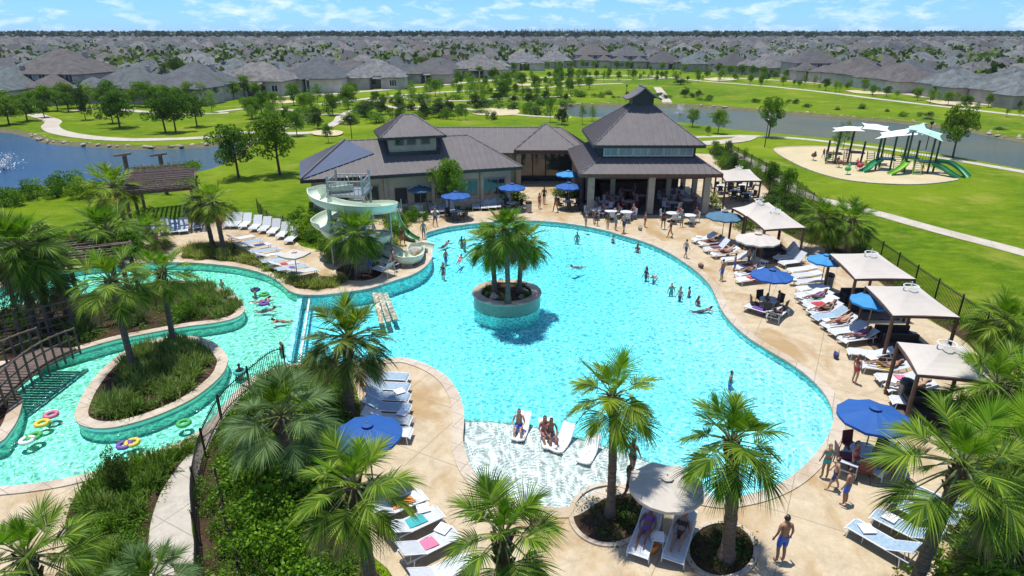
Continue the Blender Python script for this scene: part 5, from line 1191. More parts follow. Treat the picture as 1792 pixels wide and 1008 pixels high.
# pond bank rocks
def bank_rocks(pts, n, lab, grp):
    P = smooth([G(*q) for q in pts], 8, False); rr_ = random.Random(9)
    for i in range(n):
        q = P[int(i*(len(P)-1)/n)]; o = bpy.data.objects.new('boulder', RMS[i % 5]); C.objects.link(o); s = rr_.uniform(.2, .42); o.location = (q[0]+rr_.uniform(-1.5, 1.5), q[1]+rr_.uniform(-.4, .4), -.15); o.scale = (s*1.3, s, s*.8); o.rotation_euler = (0, 0, rr_.uniform(0, 6)); tag(o, lab, 'boulder', grp)
bank_rocks([(1000,181),(1100,180),(1200,182),(1350,191),(1450,199),(1600,212),(1700,225),(1792,241),(1900,255)], 90, 'pale rock along the far bank of the green pond', 'rocks along the far bank of the green pond')
bank_rocks([(60,233),(90,243),(150,250),(260,255),(360,251),(418,242)], 46, 'dark rock at the foot of the pond walkway', 'rocks below the pond walkway')
spell('rocks along the far bank of the green pond', '%s pale rock from the left along the far bank of the green pond')
spell('rocks below the pond walkway', '%s dark rock from the left at the foot of the pond walkway')
# ================================================================ FAR WOODS
def woods(name, n, y0, y1, h, s, label, seed, mat='forest'):
    rs = np.random.RandomState(seed); y = np.sqrt(rs.uniform(y0*y0, y1*y1, n)); x = rs.uniform(-.95, .95, n)*y
    ok = np.array([yy > front(xx/yy)+12 for xx, yy in zip(x, y)]); x = x[ok]; y = y[ok]; n = len(x); hh = h*rs.uniform(.5, 1.1, n); P = []
    k = 26; c = np.repeat(np.stack([x, y, hh*.55], 1), k, 0); d = rs.normal(size=(n*k, 3)); d /= np.linalg.norm(d, axis=1)[:, None]
    rr_ = np.repeat(hh*.5, k)*rs.uniform(.6, 1, n*k); c = c+d*np.stack([rr_*1.15, rr_*1.15, rr_], 1); P = leaves(c, s, .8, .75, rs)
    P[:, :, 2] = np.maximum(P[:, :, 2], .1)
    return tag(quads_obj(name, P, mat), label, 'woods', kind='stuff')
woods('far_woods', 9500, 880, 2600, 14, 6.5, 'dark belt of woods along the horizon', 3)
woods('street_trees', 7000, 140, 900, 8.0, 2.1, 'mass of street trees among the far roofs', 4, 'leaf3')
wr_ = woods('wooded_rise', 500, 1500, 1800, 19, 7, 'slightly higher clump of woods on the horizon', 5)
d_ = wr_.data; co_ = np.zeros(len(d_.vertices)*3, np.float32); d_.vertices.foreach_get('co', co_); co_ = co_.reshape(-1, 3)
sxx = co_[:, 0]/co_[:, 1]; co_[:, 0] = (sxx*.07+.08)*co_[:, 1]; d_.vertices.foreach_set('co', co_.reshape(-1)); d_.update()
# ================================================================ UMBRELLAS AND CANOPIES
def umbrella(q, wpx, base, mat, label, group='umbrellas on the deck', h=2.55, n=10, bz=0, polemat='pole', drop=.28):
    """q: px of the canopy centre; base: px of the pole foot, or None"""
    if base is not None: bx, by = G(*base); X, Zt = AT(q[0], q[1], by); X = bx; h = min(max(Zt+.1, 2.1), 3.1)
    else: bx, by = G(q[0], q[1], h)
    rad = wpx/2/F*zd(bx, by, h); t = thing('umbrella', label, 'umbrella', (bx, by, bz), rnd.uniform(0, .6), group)
    MB().tube([(0, 0, 0), (0, 0, h+rad*drop+.12)], .028, 8).build('pole', polemat, t)
    MB().lathe([(0, .10), (.22, .09), (.26, .0)], 12).build('base', 'steel', t)
    m = MB(); m.v = [(0, 0, h+rad*drop)]; rings = 5
    for j in range(1, rings+1):
        f = j/rings
        for k in range(n*2):
            a = math.pi*k/n; sag = 1 if k % 2 == 0 else (1-.045*f); r = rad*f*(1 if k % 2 == 0 else math.cos(math.pi/n/1.0)*1.0)*(1 if k % 2 == 0 else 1.03)
            m.v.append((r*math.cos(a), r*math.sin(a), h+rad*drop*(1-f**1.02)-(.05*f*rad if k % 2 else 0)))
    w = 2*n
    for k in range(w): m.f.append((0, 1+k, 1+(k+1) % w))
    for j in range(rings-1):
        for k in range(w): a = 1+j*w+k; b = 1+j*w+(k+1) % w; m.f.append((a, a+w, b+w, b))
    e = 1+(rings-1)*w; b0 = len(m.v); m.v += [(m.v[e+k][0]*1.0, m.v[e+k][1]*1.0, m.v[e+k][2]-.10) for k in range(w)]
    for k in range(w): m.f.append((e+k, b0+k, b0+(k+1) % w, e+(k+1) % w))
    m.m = [0]*len(m.f); cn = m.build('canopy', mat, t)
    md = cn.modifiers.new('thickness', 'SOLIDIFY'); md.thickness = .012
    v = MB(); v.lathe([(.0, h+rad*drop+.10), (rad*.17, h+rad*drop*.92+.05), (rad*.17, h+rad*drop*.92+.02)], 2*n); v.build('vent', mat, cn)
    m = MB()
    for k in range(n): a = 2*math.pi*k/n; m.tube([(0, 0, h+rad*drop-.06), (rad*.97*math.cos(a), rad*.97*math.sin(a), h-.03)], .012, 4)
    m.build('ribs', polemat, t); return t
umbrella((1517, 748), 119, (1508, 812), 'blue', 'large royal blue umbrella at the lower right, over a shaded table and loungers')
umbrella((1348, 492), 72, (1341, 540), 'blue', 'royal blue umbrella by the narrow right end of the pool')
umbrella((1437, 479), 60, (1434, 510), 'blue2', 'light blue umbrella beside the post of the second square canopy')
umbrella((1518, 552), 76, (1514, 590), 'blue2', 'light blue umbrella beside the third square canopy')
umbrella((1320, 436), 76, (1318, 470), 'canvas', 'beige round umbrella in front of the far square canopies', polemat='pole')
umbrella((1245, 392), 64, (1262, 425), 'blue3', 'faded teal umbrella near the right corner of the pavilion')
umbrella((994, 333), 47, (994, 366), 'blue', 'nearer blue umbrella of the two beside the pavilion corner')
umbrella((993, 312), 43, (993, 342), 'blue2', 'farther paler blue umbrella of the two beside the pavilion corner')
umbrella((895, 337), 48, (896, 368), 'blue', 'blue umbrella at the right end of the left wing')
umbrella((799, 354), 52, (799, 384), 'blue', 'blue umbrella among white loungers in front of the left wing')
umbrella((737, 352), 42, (737, 372), 'blue3', 'dark blue umbrella half hidden behind the toddler slide')
umbrella((644, 758), 120, None, 'blue', 'large blue umbrella behind the palm at lower left', h=2.5)
umbrella((1166, 850), 134, None, 'canvas', 'very large beige umbrella over the two loungers at the bottom', h=2.1, n=8, drop=.26)
umbrella((515, 444), 56, None, 'canvas', 'pale square umbrella beside the path to the spiral slide', h=1.9, n=4, drop=.10)
def gazebo(px4, label, h=2.6, rise=.78, posts='wood', inset=.0, floor=True):
    P = [Vector((*G(x, y, h), 0)) for x, y in px4]; c = sum(P, Vector())/4; t = thing('shade_canopy', label, 'shade canopy', tuple(c), 0, 'square beige canopies on posts')
    Q = [p-c for p in P]
    for q in Q:
        v = q*.965; MB().tube([(v.x, v.y, 0), (v.x, v.y, h-.02)], .085, 7).build('post', posts, t)
    m = MB()
    for i in range(4): a, b = Q[i-1]*.965, Q[i]*.965; m.box((*((a+b)/2).xy, h-.08), ((b-a).length-.1, .08, .12), math.atan2(b.y-a.y, b.x-a.x))
    m.build('frame', posts, t)
    m = MB(); n = 6; top = Vector((0, 0, h+rise)); b0 = 0
    for i in range(4):
        a, b = Q[i-1]+Vector((0, 0, h)), Q[i]+Vector((0, 0, h)); vs = []; 
        for j in range(n+1):
            for k in range(n+1):
                e = a.lerp(b, k/n); e = e*(1-.05*math.sin(math.pi*k/n)); e.z = h; f = j/n; p = e.lerp(top, f); p.z -= .16*math.sin(math.pi*f); vs.append(p)
        m.add(vs, [(j*(n+1)+k, j*(n+1)+k+1, (j+1)*(n+1)+k+1, (j+1)*(n+1)+k) for j in range(n) for k in range(n)])
    cn = m.build('canopy', 'canvas', t); md = cn.modifiers.new('thickness', 'SOLIDIFY'); md.thickness = .02
    m = MB(); m.tube([(.34*math.cos(a), .34*math.sin(a), h+rise-.02) for a in np.linspace(0, 6.283, 17)], .025, 5); m.tube([(0, 0, h+rise-.1), (0, 0, h+rise+.22)], [.05, .02], 7); m.build('finial', 'white', cn)
    if floor:
        k = [q*.9 for q in Q]; m = MB(); m.slab([(v.x, v.y, .10) for v in k], .07); m.build('floor', 'oldwood', t)
        for s in (-.25, .3):
            v = Q[1].lerp(Q[2], .5)*s; a = math.atan2(Q[2].y-Q[1].y, Q[2].x-Q[1].x)
            so_ = thing('sofa', 'dark sofa under the '+label.split(',')[0]+', '+('left one' if s < 0 else 'right one'), 'sofa', (c.x+v.x, c.y+v.y, .1), a, 'sofas under the square canopies')
            MB().box((0, 0, .2), (1.7, .75, .3)).build('seat', 'dark', so_); MB().box((0, .32, .5), (1.7, .16, .5)).build('backrest', 'dark', so_)
            for e in (-.78, .78): MB().box((e, -.05, .42), (.14, .66, .2)).build('armrest', 'dark', so_)
    return t
gazebo([(1253, 298), (1270, 317), (1333, 316), (1312, 296)], 'farthest square beige canopy, just right of the pavilion roof', floor=False)
gazebo([(1281, 364), (1306, 378), (1372, 372), (1345, 354)], 'square beige canopy half hidden behind the one with long posts', floor=False)
gazebo([(1302, 374), (1338, 402), (1410, 398), (1370, 370)], 'square beige canopy on posts behind the beige umbrella')
gazebo([(1452, 444), (1497, 488), (1603, 488), (1535, 442)], 'square beige canopy right of the light blue umbrella')
gazebo([(1514, 500), (1563, 552), (1680, 555), (1606, 500)], 'square beige canopy in the middle of the right-hand row, over dark sofas')
gazebo([(1570, 598), (1606, 655), (1738, 668), (1690, 606)], 'nearest square beige canopy, partly covered by a palm')
# ================================================================ LOUNGERS, TABLES
def lounger_proto(mat, back, shell=False):
    t = thing('sun_lounger', 'x', 'sun lounger'); L_, w = 1.95, .64; h = .36; hx = .55   # foot at -Y end, head at +Y
    m = MB()
    for s in (-1, 1): m.tube([(s*w/2, -L_/2-.02, h-.10), (s*w/2, -L_/2+.10, h), (s*w/2, L_/2-.05, h)], .024, 6)
    m.tube([(-w/2, -L_/2, h-.08), (w/2, -L_/2, h-.08)], .022, 6); m.tube([(-w/2, L_/2-.06, h), (w/2, L_/2-.06, h)], .022, 6); m.tube([(-w/2, .25, h-.03), (w/2, .25, h-.03)], .018, 6)
    m.build('frame', 'white', t)
    for sx_ in (-1, 1):
        for y in (-L_/2+.14, L_/2-.30): MB().tube([(sx_*w/2, y, h), (sx_*(w/2+.02), y+(.05 if y > 0 else -.04), .0)], .022, 6).build('leg', 'white', t)
    m = MB(); ys = [-L_/2, -L_/2+.08, -L_/2+.2, -.3, 0, .2, .28]; zs = [h-.09, h-.01, h+.012, h-.005, h-.008, h+.01, h+.02]
    for i in range(6): m.slab([(-w/2+.02, ys[i], zs[i]), (w/2-.02, ys[i], zs[i]), (w/2-.02, ys[i+1], zs[i+1]), (-w/2+.02, ys[i+1], zs[i+1])], .02)
    m.build('seat', mat, t)
    a = R(back); e = (.28+.78*math.cos(a), h+.03+.78*math.sin(a)); m = MB(); m.slab([(-w/2+.02, .28, h+.03), (w/2-.02, .28, h+.03), (w/2-.02, e[0], e[1]), (-w/2+.02, e[0], e[1])], .025)
    for s in (-1, 1): m.tube([(s*w/2, .28, h+.02), (s*w/2, e[0], e[1])], .020, 5, 1)
    if back > 15:
        for s in (-1, 1): m.tube([(s*w/2, .28+(e[0]-.28)*.7, h+.03+(e[1]-h-.03)*.7), (s*w/2, L_/2-.15, h)], .015, 5, 1)
    m.build('backrest', [mat, 'white'], t); return t
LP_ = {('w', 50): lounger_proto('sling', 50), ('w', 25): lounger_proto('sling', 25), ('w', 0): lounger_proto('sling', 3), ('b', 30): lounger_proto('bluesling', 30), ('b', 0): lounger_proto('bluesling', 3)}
TOW = ['white', 'red', 'blue', 'orange', 'purple', 'teal', 'pink', 'navy', 'maroon']
LOUNG = []; LG_ = []
def lounger(foot, head, kind, label, group, towel=None, wh=None):
    a = Vector(G(*foot)); b = Vector(G(*head)); c = (a+b)/2; d = (b-a); rz = math.atan2(d.y, d.x)-math.pi/2
    o = place(LP_[kind], (c.x, c.y, .03), rz, label, group); LG_.append(group); LOUNG.append((c, rz, kind, label)); short = '%s lounger of the %s' % (label.split()[0], group)
    if towel:
        t = MB(); w = .44; q_ = rnd.uniform(-.55, -.1)
        t.slab([(-w/2, q_, .395), (w/2, q_+.03, .395), (w/2+.02, .22, .40), (-w/2+.03, .25, .40)], .02)
        t.slab([(w/2+.02, -.08, .40), (w/2+.09, -.08, .22), (w/2+.09, .2, .22), (w/2+.02, .2, .40)], .015)
        to = t.build('towel', CL[towel]); to.location = (c.x, c.y, .03); to.rotation_euler = (0, 0, rz); tag(to, towel+' towel on the '+short, 'towel', 'towels on loungers')
    return o
def row(pairs, kind, what, group, tw=()):
    for i, (f, h) in enumerate(pairs):
        k = kind if not callable(kind) else kind(i); lounger(f, h, k, nth(i)+' '+what, group, tw[i] if i < len(tw) else None)
row([((x-10, y+9), (x+9, y-8)) for x, y in [(402,396),(416,396),(432,397),(450,401),(466,404),(482,408),(498,414),(513,422)]], ('w', 50), 'white lounger from the left in the curved upper row by the pond lawn', 'curved upper row of white loungers')
row([((x, y+6), (x+3, y-7)) for x, y in [(250,409),(266,408),(290,407),(306,407),(322,406),(346,400)]], lambda i: ('b', 30) if i % 2 else ('w', 50), 'pale lounger from the left below the latticed pergola', 'loungers below the pergola')
row([((x+13, y-2), (x-13, y+3)) for x, y in [(424,424),(438,431),(452,438),(466,446),(474,455),(486,463),(499,471),(514,477),(530,484)]], lambda i: ('b', 0) if i % 2 else ('w', 25), 'lounger from the top in the inner row beside the river planting', 'inner row of loungers by the river', [None, None, 'navy', None, 'white', None, 'red', 'purple'])
row([((x+9, y+12), (x-3, y-10)) for x, y in [(716,372),(732,374),(756,372),(771,370),(786,372)]], ('w', 50), 'white lounger from the left beside the toddler slide', 'loungers left of the blue umbrella')
row([((x+3, y+12), (x-1, y-9)) for x, y in [(832,364),(847,364),(860,363),(873,362),(886,362)]], ('w', 50), 'white lounger from the left between the two blue umbrellas of the left wing', 'loungers between the blue umbrellas')
row([(l, r) for l, r in [((1205,428),(1258,422)),((1219,434),(1270,430)),((1228,444),(1280,440)),((1241,453),(1294,449)),((1262,463),(1310,459))]], lambda i: ('w', 50) if i == 2 else ('w', 25), 'lounger from the top in the far right-hand row beside the teal umbrella', 'far right-hand row of loungers', [None, 'maroon', 'maroon', 'brown', None])
row([(l, r) for l, r in [((1348,452),(1398,447)),((1350,461),(1404,455)),((1360,470),(1412,463)),((1380,482),(1424,477)),((1386,492),(1436,487)),((1390,503),(1440,499)),((1395,515),(1444,510))]], lambda i: ('w', 50) if i < 3 else ('w', 0), 'lounger from the top in the row between beige and light blue umbrellas', 'middle right-hand row of loungers')
row([(l, r) for l, r in [((1390,527),(1446,520)),((1398,536),(1452,529)),((1405,546),(1462,538)),((1412,556),(1468,548)),((1424,566),(1476,560)),((1440,580),(1494,573)),((1450,592),(1512,585)),((1466,606),(1530,597))]], lambda i: ('b', 30) if i in (4,) else ('w', 25), 'lounger from the top in the long row beside the light blue umbrellas', 'long right-hand row of loungers', ['white', 'teal', 'red', 'maroon', None, None, None, None])
row([(l, r) for l, r in [((1488,626),(1552,634)),((1510,650),(1580,660)),((1535,672),(1608,676)),((1552,690),(1628,696)),((1562,712),(1640,722))]], lambda i: ('w', 25), 'lounger from the top beside the nearest square canopy', 'loungers beside the nearest canopy', [None, 'yellow', 'pink', None, None])
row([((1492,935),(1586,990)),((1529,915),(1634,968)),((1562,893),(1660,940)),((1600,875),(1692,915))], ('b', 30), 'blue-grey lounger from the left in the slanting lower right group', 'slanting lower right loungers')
row([((1116,980),(1140,918)),((1176,992),(1198,924))], ('w', 25), 'white lounger from the left below the very large beige umbrella', 'pair under the beige umbrella')
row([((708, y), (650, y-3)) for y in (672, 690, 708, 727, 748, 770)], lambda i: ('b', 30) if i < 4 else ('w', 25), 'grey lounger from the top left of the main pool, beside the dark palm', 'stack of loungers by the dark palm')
row([((728,886),(668,912)),((758,916),(694,946)),((786,952),(718,986)),((812,1000),(740,1034))], ('w', 25), 'lounger in the shaded bottom group left of the bottom palm', 'bottom left loungers', ['orange', 'teal', 'pink', None])
row([((660,478),(682,484)),((668,464),(690,470)),((650,466),(640,452))], ('w', 50), 'white lounger in the shade behind the palm pit by the slide', 'loungers by the slide palm')
row([((1492,800),(1478,836)),((1532,832),(1560,812))], lambda i: ('w', 25), 'lounger in the shade of the large blue umbrella', 'large blue umbrella pair', ['maroon', 'navy'])
row([((1318,548),(1345,556)),((1368,550),(1350,566))], lambda i: ('w', 25), 'lounger in the shade of the blue umbrella at the narrow end', 'narrow-end umbrella pair', ['purple', 'navy'])
row([((1290,476),(1322,470)),((1292,488),(1326,482)),((1296,498),(1330,494))], lambda i: ('w', 25), 'lounger of the trio above the blue umbrella at the narrow end', 'trio of loungers', ['maroon', 'navy', 'red'])
# table with chairs
def chair_proto(mat, cm):
    t = thing('patio_chair', 'x', 'chair')
    for x in (-.2, .2):
        for y in (-.2, .2): MB().tube([(x, y, .42), (x*1.15, y*1.15, 0)], .018, 5).build('leg', mat, t)
    MB().box((0, 0, .44), (.46, .44, .05)).build('seat', cm, t); m = MB(); m.box((0, .22, .70), (.44, .04, .46), 0, 0, (-.15, 'X')); m.build('backrest', cm, t); return t
def table_proto():
    t = thing('patio_table', 'x', 'table'); MB().lathe([(0, .75), (.52, .75), (.53, .73), (.52, .71), (0, .71)], 20).build('table_top', 'sling', t); MB().tube([(0, 0, 0), (0, 0, .71)], .035, 7).build('leg', 'black', t)
    MB().lathe([(0, .04), (.26, .03), (.28, 0)], 12).build('foot', 'black', t); return t
CP = {'d': chair_proto('black', CL['black']), 'm': chair_proto('black', CL['maroon']), 'w': chair_proto('steel', 'sling')}; TBP = table_proto()
def table_set(q, n, kind, where, z=.03, bzz=None):
    x, y = G(*q) if bzz is None else bzz
    place(TBP, (x, y, z), 0, 'round patio table '+where, 'patio tables')
    for k in range(n):
        a = 2*math.pi*k/n+.5; r = .78; place(CP[kind], (x+r*math.cos(a), y+r*math.sin(a), z), a-math.pi/2, ['right', 'far right', 'far', 'far left', 'left', 'near left', 'near', 'near right'][int(((a % 6.2832)+.3927)/.7854) % 8]+' chair of the table '+where, 'patio chairs')
table_set((994, 367), 6, 'd', 'under the nearer blue umbrella by the pavilion corner')
table_set((799, 385), 6, 'd', 'under the blue umbrella in front of the left wing')
table_set((896, 369), 4, 'd', 'under the right wing-side umbrella')
table_set((1343, 545), 5, 'd', 'under the narrow-end blue umbrella')
table_set((1508, 818), 5, 'm', 'under the large blue umbrella at the lower right')
for i, q in enumerate([(1262,338),(1280,328),(1285,347),(1300,337),(1307,352)]): table_set(q, 5, 'd', 'on the patio right of the pavilion, %s from left' % nth(i))
pavt = []; PN = ['first from left, front row', 'second from left, front row', 'third from left, front row', 'fourth from left, front row', 'first from left, middle row', 'second from left, middle row', 'third from left, middle row', 'left one, back row', 'right one, back row']
for i, (a, b) in enumerate([(8.3, 55.8), (10.6, 56.0), (14.4, 55.7), (15.9, 56.5), (9.4, 58.0), (12.0, 58.3), (14.6, 58.6), (11.2, 60.3), (15.8, 60.5)]):
    pavt.append((a, b)); table_set(None, 4, 'm' if i % 2 else 'w', 'under the pavilion, '+PN[i], .07, (a, b))
pavt2 = []
for i, q in enumerate([(1042,381),(1068,384),(1095,386),(1175,388),(1205,392)]):
    pavt2.append(G(*q)); table_set(q, 3, 'w', 'on the deck before the pavilion, %s from left' % nth(i))
SDT = thing('side_table', 'x', 'side table'); MB().box((0, 0, .42), (.42, .42, .03)).build('table_top', 'shell', SDT)
for a_ in (-.17, .17):
    for b_ in (-.17, .17): MB().tube([(a_, b_, .41), (a_*1.1, b_*1.1, 0)], .016, 5).build('leg', 'white', SDT)
for i, q in enumerate([(1222,424),(1336,468),(1386,500),(1400,532),(1418,552),(1446,574),(1496,594),(1522,640),(1556,680),(1512,944),(1552,924),(1148,958),(700,700),(706,738),(742,908),(776,944)]): place(SDT, (*G(*q), .03), i*.7, '%s small white side table among the deck loungers, counted from the top' % nth(sorted([424,468,500,532,552,574,594,640,680,944.5,924,958,700,738,908,944]).index(q[1] if q != (1512,944) else 944.5)), 'side tables among the loungers')
def bag(q, c, lab):
    t = thing('beach_bag', lab, 'bag', (*G(*q), .03), rnd.uniform(0, 6), 'beach bags on the deck'); m = MB(); m.lathe([(0, 0), (.16, .01), (.22, .18), (.20, .30), (.17, .30), (.0, .2)], 10); m.v = [(x, y*.55, z) for x, y, z in m.v]; m.build('body', CL[c], t, smooth=True)
    for s in (-1, 1): MB().tube([(-.1, s*.08, .28), (-.06, s*.09, .44), (.06, s*.09, .44), (.1, s*.08, .28)], .01, 5).build('handle', CL['brown'], t)
for q, c, lab in [((1462,628),'navy','navy beach bag left of the lounger row near the third canopy'),((1590,905),'maroon','maroon beach bag on the deck beside the slanting lower right loungers'),((1120,404),'grey','grey beach bag on the deck before the pavilion'),((1226,470),'brown','brown beach bag below the far right-hand lounger row'),((1142,968),'orange','orange beach bag between the two bottom loungers')]: bag(q, c, lab)
for i, q in enumerate([(925,372),(1254,384),(1580,700),(1448,505)]):
    t = thing('waste_bin', ['brown waste bin near the entrance', 'brown waste bin at the right pavilion corner', 'brown waste bin beside the nearest square canopy', 'brown waste bin by the light blue umbrella'][i], 'bin', (*G(*q), .03), 0, 'waste bins'); MB().lathe([(0, 0), (.26, 0), (.28, .8), (.26, .82), (0, .82)], 12).build('body', 'stone', t); MB().lathe([(.30, .82), (.26, .98), (.08, 1.05), (0, 1.05)], 12).build('lid', 'black', t)
# in-pool ledge loungers
def ledge_proto():
    t = thing('pool_lounger', 'x', 'pool lounger'); P = [(-.95, .30), (-.6, .12), (-.1, .16), (.25, .22), (.6, .55), (.9, .88)]; m = MB()
    vs = []; w = .36
    for y, z in P:
        for x in (-1, -.6, 0, .6, 1): vs.append((x*w, y, z+.09*abs(x)**2))
    n = 5; m.add(vs+[(x, y, z-.12) for x, y, z in vs], [(i*n+k, i*n+k+1, (i+1)*n+k+1, (i+1)*n+k) for i in range(5) for k in range(4)])
    b = 30; m.f += [tuple(b+q for q in (i*n+k, (i+1)*n+k, (i+1)*n+k+1, i*n+k+1)) for i in range(5) for k in range(4)]
    for i in range(5): m.f += [(i*n, (i+1)*n, b+(i+1)*n, b+i*n), ((i+1)*n+4, i*n+4, b+i*n+4, b+(i+1)*n+4)]
    for k in range(4): m.f += [(k+1, k, b+k, b+k+1), (25+k, 25+k+1, b+25+k+1, b+25+k)]
    m.m = [0]*len(m.f); m.build('shell', 'shell', t, smooth=True)
    m = MB(); m.box((0, -.45, .05), (.5, .5, .14)); m.box((0, .35, .12), (.5, .4, .26)); m.build('foot', 'shell', t); return t
LG = ledge_proto()
for i, (q, a) in enumerate([((912, 757), -.25), ((958, 770), .1), ((984, 777), -.5), ((1030, 796), -.45)]):
    x, y = G(*q, -.2); place(LG, (x, y, -.28), a, nth(i)+' white moulded pool lounger from the left on the shallow ledge', 'pool loungers on the ledge', .76)
drop_unused(list(LP_.values())+list(CP.values())+[TBP, LG, SDT])
# ================================================================ PEOPLE
def person_proto(pose, sk, hair, suit, long_hair=False, top=None):
    J = {}; E_ = []
    def j(n, p, r, par=None): J[n] = (Vector(p), r, par)
    if pose in ('stand', 'walk', 'reach'): 
        st = {'stand': 0, 'walk': .22, 'reach': .06}[pose]
        j('pel', (0, 0, .95), (.135, .10)); j('ab', (0, 0, 1.10), (.12, .09), 'pel'); j('ch', (0, .01, 1.30), (.15, .105), 'ab'); j('uc', (0, .01, 1.42), (.10, .08), 'ch'); j('nk', (0, .0, 1.50), (.052, .052), 'uc')
        j('h1', (0, -.015, 1.58), (.070, .078), 'nk'); j('h2', (0, -.005, 1.68), (.078, .088), 'h1'); j('h3', (0, .0, 1.74), (.05, .055), 'h2'); j('nose', (0, -.115, 1.615), (.012, .012), 'h1')
        for s, n in ((-1, 'l'), (1, 'r')):
            j('hp'+n, (s*.09, 0, .88), (.088, .088), 'pel'); f = -st*s; j('kn'+n, (s*.10, f*.5-.02, .50), (.056, .056), 'hp'+n); j('cf'+n, (s*.10, f*.8+.02, .32), (.052, .052), 'kn'+n); j('an'+n, (s*.105, f+.02, .09), (.036, .036), 'cf'+n); j('to'+n, (s*.12, f-.13, .035), (.032, .026), 'an'+n)
            j('sh'+n, (s*.17, .01, 1.41), (.055, .055), 'uc'); up = pose == 'reach' and s > 0
            el = (s*.30, -.05, 1.55) if up else (s*.235, .03-f*.3, 1.15); wr = (s*.27, -.1, 1.80) if up else (s*.26, -.05-f*.5, .92)
            j('el'+n, el, (.038, .038), 'sh'+n); j('wr'+n, wr, (.026, .024), 'el'+n)
    elif pose == 'sit':
        j('pel', (0, .05, .10), (.135, .12)); j('ab', (0, .07, .27), (.12, .10), 'pel'); j('ch', (0, .06, .47), (.15, .105), 'ab'); j('uc', (0, .04, .58), (.10, .08), 'ch'); j('nk', (0, .02, .66), (.052, .052), 'uc')
        j('h1', (0, -.0, .74), (.07, .078), 'nk'); j('h2', (0, .0, .84), (.078, .088), 'h1'); j('h3', (0, 0, .90), (.05, .055), 'h2'); j('nose', (0, -.10, .775), (.012, .012), 'h1')
        for s, n in ((-1, 'l'), (1, 'r')):
            j('hp'+n, (s*.10, -.02, .09), (.09, .085), 'pel'); j('kn'+n, (s*.13, -.42, .12), (.058, .058), 'hp'+n); j('cf'+n, (s*.13, -.46, -.08), (.05, .05), 'kn'+n); j('an'+n, (s*.12, -.46, -.32), (.036, .036), 'cf'+n); j('to'+n, (s*.13, -.60, -.37), (.032, .026), 'an'+n)
            j('sh'+n, (s*.17, .04, .57), (.055, .055), 'uc'); j('el'+n, (s*.24, -.02, .32), (.038, .038), 'sh'+n); j('wr'+n, (s*.17, -.25, .24), (.026, .024), 'el'+n)
    elif pose == 'lie':
        j('pel', (0, 0, .10), (.14, .10)); j('ab', (0, .16, .11), (.12, .09), 'pel'); j('ch', (0, .36, .20), (.15, .10), 'ab'); j('uc', (0, .46, .27), (.10, .08), 'ch'); j('nk', (0, .53, .33), (.052, .052), 'uc')
        j('h1', (0, .60, .39), (.07, .075), 'nk'); j('h2', (0, .68, .45), (.078, .085), 'h1'); j('h3', (0, .73, .49), (.05, .05), 'h2'); j('nose', (0, .555, .475), (.012, .012), 'h1')
        for s, n in ((-1, 'l'), (1, 'r')):
            j('hp'+n, (s*.10, -.06, .09), (.085, .08), 'pel'); k = .20 if s > 0 else .02; j('kn'+n, (s*.12, -.46+k*.4, .09+k), (.055, .055), 'hp'+n); j('cf'+n, (s*.12, -.62+k*.5, .07+k*.6), (.048, .048), 'kn'+n); j('an'+n, (s*.11, -.84+k*.7, .05), (.035, .035), 'cf'+n); j('to'+n, (s*.12, -.90+k*.6, .14), (.028, .03), 'an'+n)
            j('sh'+n, (s*.17, .44, .27), (.055, .055), 'uc'); j('el'+n, (s*.25, .20, .13), (.037, .037), 'sh'+n); j('wr'+n, (s*.20, -.02, .13), (.025, .023), 'el'+n)
    elif pose == 'swim':
        j('pel', (0, .35, -.10), (.12, .09)); j('ab', (0, .20, -.06), (.115, .085), 'pel'); j('ch', (0, .0, .0), (.15, .10), 'ab'); j('uc', (0, -.12, .04), (.10, .08), 'ch'); j('nk', (0, -.19, .10), (.052, .052), 'uc')
        j('h1', (0, -.25, .16), (.07, .075), 'nk'); j('h2', (0, -.28, .24), (.078, .085), 'h1'); j('h3', (0, -.28, .29), (.05, .05), 'h2'); j('nose', (0, -.36, .19), (.012, .012), 'h1')
        for s, n in ((-1, 'l'), (1, 'r')):
            j('hp'+n, (s*.09, .42, -.12), (.085, .08), 'pel'); j('kn'+n, (s*.11, .80, -.18), (.055, .055), 'hp'+n); j('cf'+n, (s*.11, .98, -.15), (.045, .045), 'kn'+n); j('an'+n, (s*.11, 1.18, -.12), (.034, .034), 'cf'+n); j('to'+n, (s*.12, 1.30, -.12), (.026, .026), 'an'+n)
            f = -1 if s > 0 else .2; j('sh'+n, (s*.17, -.10, .05), (.055, .055), 'uc'); j('el'+n, (s*.36, -.22+.1*f, .05), (.037, .037), 'sh'+n); j('wr'+n, (s*.40, -.42+.05*f, .04), (.025, .023), 'el'+n)
    for s, n in ((-1, 'l'), (1, 'r')):
        e, w = J['el'+n][0], J['wr'+n][0]; d = (w-e).normalized(); side = d.cross(Vector((s, .2, 0))); side = side.normalized() if side.length > .2 else Vector((0, 1, 0)); nrm = side.cross(d)
        j('pm'+n, w+d*.06, (.034, .020), 'wr'+n)
        for k in range(4):
            b = w+d*.085+side*(.026-.0175*k); ln = (.06, .072, .068, .052)[k]
            j('f%d'%k+n, b+d*.02, (.009, .009), 'pm'+n); j('g%d'%k+n, b+d*ln+nrm*.012*s, (.0075, .0075), 'f%d'%k+n)
        j('t0'+n, w+d*.04+side*.042, (.010, .010), 'pm'+n); j('t1'+n, w+d*.075+side*.06, (.008, .008), 't0'+n)
    names = list(J); me = bpy.data.meshes.new('tmp'); me.from_pydata([J[n][0] for n in names], [(names.index(J[n][2]), names.index(n)) for n in names if J[n][2]], [])
